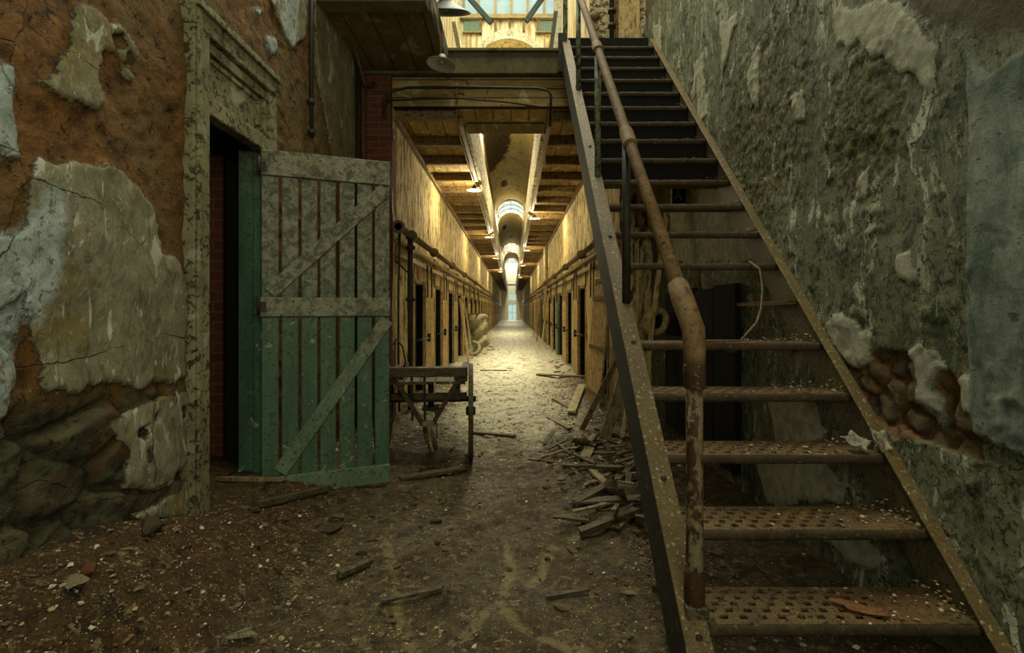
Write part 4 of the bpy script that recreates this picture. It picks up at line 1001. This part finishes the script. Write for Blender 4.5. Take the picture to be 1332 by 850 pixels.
# ================================================================== CELL DOORS
dn = [2]
def cell_door(X, y, s, ymod, mat='wood_tan', w=.66, first=True):
    d = tag(empty('door_%d' % dn[0], (X, y, 0)), kind='structure'); dn[0] += 1
    q = s
    def bx(x0, x1, y0, y1, z0, z1): a, b = sorted((x0*q, x1*q)); return MB().box((a, y0, z0), (b, y1, z1))
    y0, y1 = (OW+.02, OW+.02+w)
    if y1 > 1.25: y1 = 1.25
    bx(.02, .07, y0, y1, .04, 1.66).build('door_panel', M[mat], d, .004)
    bx(-.05, .015, -.05, .0, 0, OH+.04).build('door_jamb', M['wood_pale'], d, .004)
    bx(.0, .03, -.05, OW+.03, OH, OH+.06).build('door_head', M['wood_grey'], d, .004)
    if first:
        for yy in (y0+.12, y1-.12):
            bx(.07, .085, yy-.02, yy+.02, 1.42, 1.88).build('hanger_strap', M['dark_iron'], d)
            MB().lathe([(0,-.012),(.05,-.012),(.05,.012),(0,.012)], Matrix.Translation((.07*q, yy, 1.86)) @ Matrix.Rotation(math.pi/2, 4, 'Y'), 14).build('roller', M['dark_iron'], d)
        a = MB().tube([(.05*q, -.05, .82), (.09*q, .2, .82), (.09*q, y0+.18, .82)], .014, 7); a.build('bolt', M['dark_iron'], d)
        bx(.07, .11, y0+.14, y0+.22, .76, .88).build('lock_box', M['dark_iron'], d, .004)
        bx(-.05, -.03, .0, OW, .02, 1.58)
        for k in range(4): MB().tube([(-.06*q, .06+k*.13, 0), (-.06*q, .06+k*.13, OH)], .009, 6).build('gate_bar', M['dark_iron'], d)
for k, y in enumerate(OPL): cell_door(CL, y, 1, 0, ('wood_tan', 'wood_tan', 'wood_pale')[k % 3], (.62, .55, .6, .45)[k % 4], k < 7)
for k, y in enumerate(OPR): cell_door(CR, y, -1, 0, ('wood_tan', 'wood_tan', 'wood_tan', 'door_board')[k % 4], (.5, .58, .62, .5)[k % 4], k < 7)

# ================================================================== BOARDS, RUBBLE AND ODDMENTS
def lean(name, p0, p1, w, t, mat, label, cat='board', up=(0,1,0), seg=8, jit=.002, group=None, taper=0):
    p0 = Vector(p0); p1 = Vector(p1)
    o = MB().beam((0,0,0), p1-p0, w, t, up=up, seg=seg, jit=jit, taper=taper).build(name, M[mat], loc=p0)
    return tag(o, label, cat, group)
def fp(px, py):    # floor point under a pixel
    y = H0*F/(py-CY)
    for _ in range(4):
        x = (px-CX)*y/F; y = (H0-Hs(x, y))*F/(py-CY)
    return Vector(((px-CX)*y/F, y, Hs((px-CX)*y/F, y)))
# big planked panel leaning against the right corridor wall
pn = tag(empty('loose_door', (0,0,0)), 'tall tan planked door leaf leaning loose on the right corridor wall behind the stair', 'door')
b0 = Vector((.66, 5.95, .06)); b1 = Vector((1.10, 5.60, 0.06)); t0 = Vector((.98, 6.5, 1.62)); t1 = Vector((1.16, 6.0, 1.60))
b0 = fp(763, 521); b1 = fp(780, 531); b0.z = .05; b1.z = .04
upv = Vector((.05, -.40, 1.47))
for k in range(5):
    a = b0.lerp(b1, (k+.5)/5); a.z = .06; wv = (b1-b0)/5
    wd = wv.length*1.0
    n_ = wv.cross(upv).normalized()
    mb = MB().beam(a, a+upv, wd*.96, .022, up=n_, seg=6, jit=.0015); mb.build('plank', M['wood_tan'], pn)
for zf in (.12, .5, .9):
    a = b0+upv*zf; c = b1+upv*zf; n_ = (b1-b0).cross(upv).normalized()*.024
    if n_.y > 0: n_ = -n_
    MB().beam(a+n_, c+n_, .006, .05, up=upv).build('iron_strap', M['rust_pipe'], pn)
lean('plank', fp(757, 559)+Vector((0,0,.0)), at(806,462,4.9), .055, .02, 'wood_grey', 'thin grey lath leaning against the stair, left of the two')
lean('plank', fp(783, 582), at(824,452,4.6), .10, .03, 'wood_grey', 'broad weathered plank leaning against the stair, right of the two')
lean('plank', Vector((1.16, 4.75, .02)), at(868,268,4.7), .08, .025, 'wood_tan', 'long tan plank leaning steeply on the right wall behind the stair', up=(1,0,0))
lean('plank', Vector((1.05, 4.9, .02)), at(842,330,5.45), .06, .025, 'wood_pale', 'short pale plank leaning beside the long one behind the stair', up=(1,0,0))
p = fp(743, 541); q_ = fp(757, 506); lean('fallen_plank', p+Vector((0,0,.045)), q_+Vector((0,0,.06)), .10, .02, 'wood_pale', 'short pale plank lying on the floor beside the leaning planked panel', up=(0,0,1))
fall = [((747,660),(800,640),.06,.03,'wood_dark'),((705,598),(742,592),.03,.02,'wood_grey'),((760,636),(828,612),.022,.02,'wood_grey'),((733,610),(812,622),.05,.03,'wood_dark'),((700,488),(760,492),.12,.02,'wood_grey'),
        ((752,700),(830,676),.05,.035,'wood_dark'),((745,655),(832,660),.09,.012,'wood_dark'),((790,640),(840,600),.06,.03,'wood_dark'),((760,600),(775,575),.08,.02,'wood_grey'),((775,560),(830,575),.05,.02,'wood_dark'),
        ((720,520),(745,535),.05,.02,'wood_grey'),((715,545),(742,560),.06,.015,'wood_grey'),((795,690),(842,650),.10,.02,'wood_grey'),((738,575),(790,585),.03,.03,'wood_dark'),((770,615),(800,650),.05,.02,'wood_grey')]
wh_ = ['nearest the stair foot','close to the cart side','crossing the pile','half buried','flat on the corridor floor','at the near edge of the pile','broad and thin','tilted up','pale and short','under the leaning planks','beside the pale fallen plank','lying level','wide and curled','narrow and dark','crossing another piece']
for k, ((x0, y0_), (x1, y1_), w, t, mt) in enumerate(fall):
    a = fp(x0, y0_); b = fp(x1, y1_); hh = random.uniform(.02, .06) if y0_ > 560 else .012
    lean('broken_board', a+Vector((0,0,t/2+.005)), b+Vector((0,0,t/2+hh)), w, t, mt, 'broken board in the heap by the stair, '+wh_[k], group='broken boards by the stair', up=(0,0,1), seg=5, jit=.004)
# pieces on the left
for (a, b, w, t, mt, lab) in (((282,626),(368,628),.035,.02,'wood_grey','thin lath lying at the doorway sill below the green door'),
        ((335,662),(425,640),.05,.03,'wood_dark','short dark board lying in the dirt under the green door'),
        ((272,576),(296,584),.05,.04,'wood_tan','short tan stick lying inside the dark doorway'),
        ((497,785),(575,770),.025,.012,'wood_dark','dark curved stick lying flat in the foreground dirt'),
        ((440,752),(480,736),.04,.02,'wood_dark','small dark offcut lying in the dirt left of the centre trail'),
        ((613,564),(668,570),.05,.02,'wood_dark','dark narrow board lying on the floor right of the cart'),
        ((520,625),(605,612),.07,.02,'wood_dark','dark board lying on the floor below the puddle'),
        ((625,483),(660,483),.03,.02,'wood_dark','thin dark strip lying across the corridor floor ahead'),
        ((710,780),(765,772),.02,.012,'wood_dark','thin dark bent strip lying in the right foreground')):
    p = fp(*a); q_ = fp(*b); lean('fallen_stick', p+Vector((0,0,t/2+.004)), q_+Vector((0,0,t/2+.01)), w, t, mt, lab, up=(0,0,1), seg=6, jit=.003)
# plank boards leaning farther down the corridor
for k, (x0, y, dx, h_, w, mt) in enumerate(((-1.02, 11.9, -.22, 1.5, .12, 'wood_pale'), (-1.04, 12.3, -.2, 1.55, .10, 'wood_tan'), (-1.0, 12.9, -.24, 1.6, .12, 'wood_pale'), (.92, 19.5, .2, 1.9, .14, 'wood_grey'), (.86, 15.6, .24, 1.6, .09, 'wood_tan'), (.95, 23.0, .2, 2.0, .15, 'wood_pale'))):
    z = Hs(x0, y); lean('leaning_board', (x0, y, z), (x0+dx, y+.15, z+h_), w, .03, mt, ('%s board leaning on the %s corridor wall' % (('first pale', 'second tan', 'third pale', 'long grey', 'short tan', 'farthest pale')[k], 'left' if x0 < 0 else 'right')), up=(1,0,0))
# coils / worn tyres by the left wall and a bundle of netting
for k, (px, py, R, r, rx, ry, lab) in enumerate(((615,459,.17,.05,1.15,.1,'worn tyre standing tilted on the floor by the left corridor wall'), (628,446,.20,.055,.55,.3,'tyre lying behind the tilted one by the left wall'), (634,452,.20,.03,.25,.2,'thin hose coil lying flat beside the tyres'))):
    p = fp(px, py+4)
    Mx = Matrix.Rotation(rx, 4, 'X') @ Matrix.Rotation(ry, 4, 'Y')
    mb = MB().torus(R, r, Mx); mz = min(v[2] for v in mb.v); o = mb.build('tyre' if k < 2 else 'hose_coil', M['rubber'], loc=(p.x, p.y, p.z-mz-.005)); tag(o, lab, 'tyre' if k < 2 else 'hose')
nt = MB(); vs = []; NU, NV = 22, 16; c0 = Vector((-.90, 14.4, 0))
for i in range(NU):
    for j in range(NV):
        z = 1.12*(1-i/(NU-1))*.98+.08; t = 2*math.pi*j/NV
        r = .17+.06*math.sin(i*.9+j)+.05*random.random()-.05*(i/(NU))+.08*math.exp(-((z-1.0)/.18)**2)
        vs.append((c0.x+r*1.1*math.cos(t)-.10*(z/1.1), c0.y+r*math.sin(t), z+Hs(-1.0, 14.4)-.08))
fs = [(i*NV+j, i*NV+(j+1) % NV, (i+1)*NV+(j+1) % NV, (i+1)*NV+j) for i in range(NU-1) for j in range(NV)]+[tuple(range(NV))]
nt.add(vs, fs, True); tag(nt.build('net_bundle', M['fabric_net']), 'upright bundle of pale crumpled netting beside the left corridor wall', 'bundle')
lean('pole', (-.98, 13.6, Hs(-.98,13.6)), (-1.26, 13.7, 1.2), .05, .04, 'door_board', 'green pole leaning against the netting bundle', 'pole', up=(1,0,0))
lean('pole', (-1.22, 13.2, 1.12), (-.92, 14.3, 1.12+.0), .05, .04, 'wood_dark', 'dark pole resting across the top of the netting bundle', 'pole', up=(0,0,1))

# disc hung behind the stair
dc = tag(empty('pulley_wheel', at(853,418,4.85)), 'pale round drum with a dark centre hanging behind the stair handrail', 'drum')
MB().lathe([(.075,-.05),(.125,-.05),(.135,-.03),(.135,.03),(.125,.05),(.085,.05),(.075,.03),(.075,-.05)], Matrix.Rotation(math.pi/2+.25, 4, 'X') @ Matrix.Rotation(.5, 4, 'Y'), 30).build('drum_ring', M['wood_tan'], dc)
MB().lathe([(0,0),(.08,0),(.08,.01),(0,.01)], Matrix.Rotation(math.pi/2+.25, 4, 'X') @ Matrix.Rotation(.5, 4, 'Y'), 24).build('drum_core', M['black'], dc)
MB().tube([(0,0,0),(.06,.2,.02),(.1,.42,.03)], .015, 8).build('drum_axle', M['dark_iron'], dc)
# sign with the letter A on the right wall
sp_ = at(882, 254, 4.55)
sg = tag(empty('letter_sign', sp_), 'small dark sign with a white letter A hanging by the wall behind the stair', 'sign')
MB().box((-.05, 0, -.13), (.085, .015, .09)).build('sign_plate', M['black'], sg, .003)
MB().beam((-.028, -.004, -.042), (0, -.004, .045), .014, .006, up=(0,1,0)).beam((.028, -.004, -.042), (0, -.004, .045), .014, .006, up=(0,1,0)).beam((-.019, -.004, -.014), (.019, -.004, -.014), .012, .006, up=(0,1,0)).build('letter_a', M['letter'], sg)
# dark steel shutter on the right wall under the stair
sh = tag(empty('plank_hatch', (XR-.04, 0, 0)), 'dark plank hatch on the right wall under the stair', 'hatch')
for k in range(4):
    y0_ = 3.45+k*.40
    MB().box((-.02, y0_, .12), (.02, y0_+.385, 1.42-.02*(k%2))).build('hatch_board', M['black'], sh, .004)
MB().box((-.035, 3.43, .95), (-.02, 5.06, 1.0)).build('hatch_bar', M['dark_iron'], sh)
# hanging cable at the broken tread
cb = [Vector((1.36, Y0+7*G-.02, stair_z(Y0+7*G)+.01)), at(988,350,2.85), at(992,375,2.8), at(990,402,2.72), at(984,420,2.62), Vector((1.12, Y0+5*G-.015, stair_z(Y0+5*G)+.012)), Vector((.95, Y0+5*G+.0, stair_z(Y0+5*G)+.01))]
o = MB().tube(cb, .006, 7).build('hanging_cable', M['rust_pipe']); tag(o, 'thin cable looping down across the gap of the missing tread', 'cable')
# flakes on the treads
def flake(name, c, rx, ry, rz, sx, sy_, mat, label, curl=.02, cat='flake'):
    n1 = 9; vs = []; fs = []
    for i in range(n1):
        for j in range(n1):
            u = i/(n1-1)*2-1; v = j/(n1-1)*2-1; e = 1+.15*math.sin(5*u+3*v)
            m2 = math.hypot(u, v); k = 1.0 if m2 < 1e-6 else max(abs(u), abs(v))/m2
            vs.append((u*k*sx*e, v*k*sy_*e, curl*(u*u+v*v*.4)+.004*random.random()))
    for i in range(n1-1):
        for j in range(n1-1): a = i*n1+j; fs.append((a, a+n1, a+n1+1, a+1))
    mb = MB().add(vs, fs, True); o = mb.build(name, M[mat]); o.rotation_euler = (rx, ry, rz); o.location = c
    s = o.modifiers.new('solid', 'SOLIDIFY'); s.thickness = .003
    return tag(o, label, cat)
flake('paint_flake', (1.185, Y0+1*G+.07, stair_z(Y0+G)+.006), 0, 0, -.55, .085, .028, 'orange_flake', 'long orange brown paint flake lying on the lowest tread', .008)
flake('paint_flake', (1.50, Y0+3*G+.02, stair_z(Y0+3*G)+.045), .9, .2, .2, .035, .05, 'paper', 'crumpled pale plaster flake at the wall end of the third tread', .03)
flake('paint_flake', (1.44, Y0+3*G+.06, stair_z(Y0+3*G)+.02), .4, -.3, .5, .04, .05, 'paper', 'smaller pale flake lying left of the crumpled one on the third tread', .03)

for k in range(46):
    x, y = random.gauss(.62, .17), random.gauss(3.75, .65)
    if x > .98 or y < 2.3: continue
    L = random.uniform(.06, .26); a = random.uniform(0, 6.28); z = Hs(x, y)+random.uniform(.01, .05)
    q_ = Vector((L*math.cos(a), L*math.sin(a), random.uniform(-.02, .07)))
    if x+q_.x > 1.0: q_.x = -q_.x
    z2 = Hs(x+q_.x, y+q_.y)+.008
    q_.z = max(q_.z, z2-z)
    o = MB().beam((0,0,0), q_, random.uniform(.015, .05), random.uniform(.008, .018), up=(0,0,1), seg=4, jit=.003).build('lath_fragment', M[random.choice(('wood_grey','wood_dark','wood_dark','wood_dark','wood_grey','chip_tan'))], loc=(x, y, z))
    tag(o, 'short broken lath tangled in the rubble heap left of the stair', 'lath', 'broken laths in the rubble heap')
p = Vector((.70, 3.05, Hs(.70, 3.05)+.03)); flake('bent_sheet', p, .25, .1, .3, .17, .10, 'wood_dark', 'dark curled sheet of metal at the near edge of the rubble heap', .09, 'sheet')
p = Vector((.60, 4.35, Hs(.60, 4.35)+.02)); flake('bent_sheet', p, -.2, .2, 1.1, .13, .08, 'wood_grey', 'pale curled sheet in the middle of the rubble heap', .06, 'sheet')
# bent rod standing in the cart
o = MB().tube([(-.93,4.30,.67), (-.90,4.32,.80), (-.93,4.34,.93), (-.99,4.36,.99), (-1.01,4.36,.94)], .008, 7).build('bent_rod', M['dark_iron']); tag(o, 'thin hooked iron rod standing up in the handcart', 'rod')
# fine rubble everywhere: one stuff object, and larger pieces as their own objects
mb = MB(); tones = []
rs = np.random.RandomState(5)
def density(x, y):
    d_ = .35+.5*math.exp(-((x+1.1)/.45)**2)+.9*math.exp(-((x-.75)/.32)**2)*(1 if y > 2.3 else .4)
    return d_*(.4+1.1*float(fbm(np.array([x*2.2]), np.array([y*2.2]), 5, 3)[0]))
XSr = rs.uniform(-1.62, 1.5, 90000); YSr = 1.35+rs.uniform(0, 1, 90000)**1.6*7.5
dd = (.35+.5*np.exp(-((XSr+1.1)/.45)**2)+.9*np.exp(-((XSr-.75)/.32)**2)*np.where(YSr > 2.3, 1, .4))*(.2+1.3*sstep(fbm(XSr*2.2, YSr*2.2, 5, 3), .35, .65))
keep = (rs.uniform(0, 1.2, 90000) < dd) & ((YSr < YW) | ((XSr > CL) & (XSr < CR)))
XSr, YSr = XSr[keep][:26000], YSr[keep][:26000]; ZSr = Hf(XSr, YSr)
for x, y, z in zip(XSr, YSr, ZSr):
    s = random.uniform(.002, .006)*(1+(random.random() < .12)*1.6)*(1 if y < 4 else 1.6)
    c = chip(mb, x, y, z-.001, s, .5)
    left = x < -.8 and y < 5
    t = random.choice((.1,.2,.3,.35,.4,.5,.55,.6,.75,.9) if y < 4.5 else (.4,.5,.6,.7,.75,.8,.9,1.0)); 
    tones += [t]*c
o = mb.build('rubble_chips', M['chip']); add_tone(o, tones); tag(o, 'fine crumbs of plaster, rust and grit strewn over the dirt floor', 'rubble', kind='stuff')

def frag_mesh(k, flat):
    r_ = random.Random(k); import bmesh
    bm = bmesh.new(); bmesh.ops.create_icosphere(bm, subdivisions=2, radius=1)
    nn = [Vector((r_.uniform(-1,1), r_.uniform(-1,1), r_.uniform(-1,1))).normalized() for _ in range(9)]; oo = [r_.uniform(.25, .7) for _ in nn]
    for v in bm.verts:
        for n1, o1 in zip(nn, oo):
            e = v.co.dot(n1)-o1
            if e > 0: v.co -= n1*e
        v.co.z *= flat
    me = bpy.data.meshes.new('fragment'); bm.to_mesh(me); bm.free(); return me
def frag_variants(mats, flat, n_=5, s0=0):
    out = []
    for k in range(n_):
        me = frag_mesh(s0+k, flat); me.materials.append(M[mats[k % len(mats)]]); out.append(me)
    return out
plast = frag_variants(['chip_pale', 'dirt_heap', 'chip_tan'], .28, 6, 10); rocks = frag_variants(['beam', 'dirt_heap', 'wood_dark', 'chip_rust'], .6, 6, 40)
def scatter(name, meshes, n_, region, smin, smax, label, cat, group):
    for k in range(n_):
        for _ in range(20):
            x, y = region()
            if -1.6 < x < 1.45: break
        s = random.uniform(smin, smax); me = random.choice(meshes)
        o = bpy.data.objects.new(name, me); COL.objects.link(o)
        o.scale = (s, s*random.uniform(.6, 1), s*random.uniform(.6, 1)); o.rotation_euler = (random.uniform(-.15, .15), random.uniform(-.15, .15), random.uniform(0, 6.28))
        o.location = (x, y, Hs(x, y)+s*.12); tag(o, label, cat, group)
g = random.gauss
scatter('plaster_fragment', plast, 120, lambda: (g(.66, .19), g(3.7, .8)), .012, .05, 'jagged pale plaster fragment in the rubble heap left of the stair', 'plaster fragment', 'plaster fragments by the stair')
scatter('stone_fragment', rocks, 110, lambda: (g(.68, .2), g(3.6, .85)), .012, .05, 'rough brown stone or brick lump in the rubble heap left of the stair', 'stone', 'stones by the stair')
scatter('plaster_fragment', plast, 45, lambda: (random.uniform(-1.6, -.5), random.uniform(1.7, 3.3)), .012, .035, 'small pale plaster fragment on the reddish dirt in front of the left wall', 'plaster fragment', 'plaster fragments by the left wall')
scatter('stone_fragment', rocks, 35, lambda: (random.uniform(-1.6, -.3), random.uniform(1.7, 3.6)), .014, .045, 'small brown stone on the reddish dirt in front of the left wall', 'stone', 'stones by the left wall')
scatter('plaster_fragment', plast, 45, lambda: (random.choice((-1, 1))*random.uniform(.75, 1.15), random.uniform(5.8, 12)), .03, .09, 'pale plaster fragment at the foot of a corridor wall', 'plaster fragment', 'plaster fragments along the corridor')
scatter('stone_fragment', rocks, 30, lambda: (random.uniform(-.5, .6), random.uniform(1.8, 4.0)), .010, .025, 'small stone on the open dirt in the middle of the hall', 'stone', 'stones in the middle')
# footing stones at the base of the left wall
for k, (px, py, s, lab) in enumerate(((312,829,.065,'flat pale slab in the bottom dirt left of centre'), (432,690,.06,'flat grey slab lying in front of the green door'), (440,674,.05,'second flat slab just behind the grey one before the green door'), (95,780,.05,'pale lump half buried in the dirt at the lower left'), (322,605,.045,'pale brick lump on the doorway sill'), (155,676,.07,'grey stone lump at the foot of the left wall'))):
    p = fp(px, py) if k != 5 else Vector((-1.52, 2.15, Hs(-1.52, 2.15)))
    o = bpy.data.objects.new('stone_slab', (plast if k < 5 else rocks)[k % 6]); COL.objects.link(o); o.scale = (s*1.5, s, s); o.location = p+Vector((0,0,.01)); o.rotation_euler = (0, 0, k); tag(o, lab, 'stone')

# ================================================================== LIGHT
def area(name, loc, sx, sy_, power, col, rot=(0,0,0), spread=math.pi):
    l = bpy.data.lights.new(name, 'AREA'); l.shape = 'RECTANGLE'; l.size = sx; l.size_y = sy_; l.energy = power; l.color = col; l.spread = spread
    o = bpy.data.objects.new(name, l); COL.objects.link(o); o.location = loc; o.rotation_euler = rot; return o
area('added_window_fill', (-.05, -2.75, 3.1), 2.5, 3.6, 100, (1., .95, .74), (math.pi/2, 0, 0))  # fill lamps outside the added rear and side windows
area('added_window_fill', (XR+.35, -1.2, 2.8), 1.8, 3.2, 54, (1., .93, .70), (math.pi/2, 0, math.pi/2-.95), 2.2)
area('added_window_fill', (XL-.35, -1.2, 2.8), 1.8, 3.2, 26, (1., .99, .80), (math.pi/2, 0, -math.pi/2))
area('daylight_hall', (-.05, 6.0, 8.35), 2.6, 7.4, 950, (1., .95, .74))
area('daylight_skylight', (AC, 12.1, 7.0), 1.2, 2.1, 2000, (1., .93, .74))  # lamp over the added, unseen near skylight
area('daylight_skylight', (AC, 26.05, 7.0), 1.2, 3.0, 1500, (1., .95, .82))
area('daylight_skylight', (AC, 43.2, 7.0), 1.2, 6.4, 1150, (1., .96, .85))
area('daylight_skylight', (AC, 56, 7.0), 1.2, 7.6, 900, (1., .97, .9))
area('daylight_end', (0, 60.6, 1.4), .9, 2.6, 250, (1., 1, .95), (-math.pi/2, 0, 0))
for k, (x, y, sd) in enumerate(lamps):
    l = bpy.data.lights.new('corridor_fill', 'POINT'); l.energy = 62; l.color = (1., .86, .54); l.shadow_soft_size = .06  # warm fill added for the corridor below the unlit dish lamps
    o = bpy.data.objects.new('corridor_fill', l); COL.objects.link(o); o.location = (x, y, 3.15)
w = bpy.data.worlds.new('sky'); S.world = w; w.use_nodes = True
bg = w.node_tree.nodes['Background']; bg.inputs[0].default_value = (.50, .70, .74, 1); bg.inputs[1].default_value = 1.0

# ================================================================== CAMERA
cam = bpy.data.cameras.new('camera'); co = bpy.data.objects.new('camera', cam); COL.objects.link(co); S.camera = co
cam.sensor_width = 36; cam.lens = 36*F/1332; cam.shift_x = -(CX-666)/1332; cam.shift_y = (CY-425)/1332
cam.clip_start = .05; cam.clip_end = 300
co.location = (0, 0, H0); co.rotation_euler = (math.pi/2, 0, 0)
S.view_settings.view_transform = 'Standard'; S.view_settings.look = 'None'; S.view_settings.gamma = 1; S.view_settings.use_curve_mapping = False
S.view_settings.exposure = 0.0
S.cycles.use_denoising = True; S.cycles.max_bounces = 8; S.cycles.diffuse_bounces = 5; S.cycles.transparent_max_bounces = 12
S.cycles.caustics_reflective = False; S.cycles.caustics_refractive = False; S.cycles.sample_clamp_indirect = 6
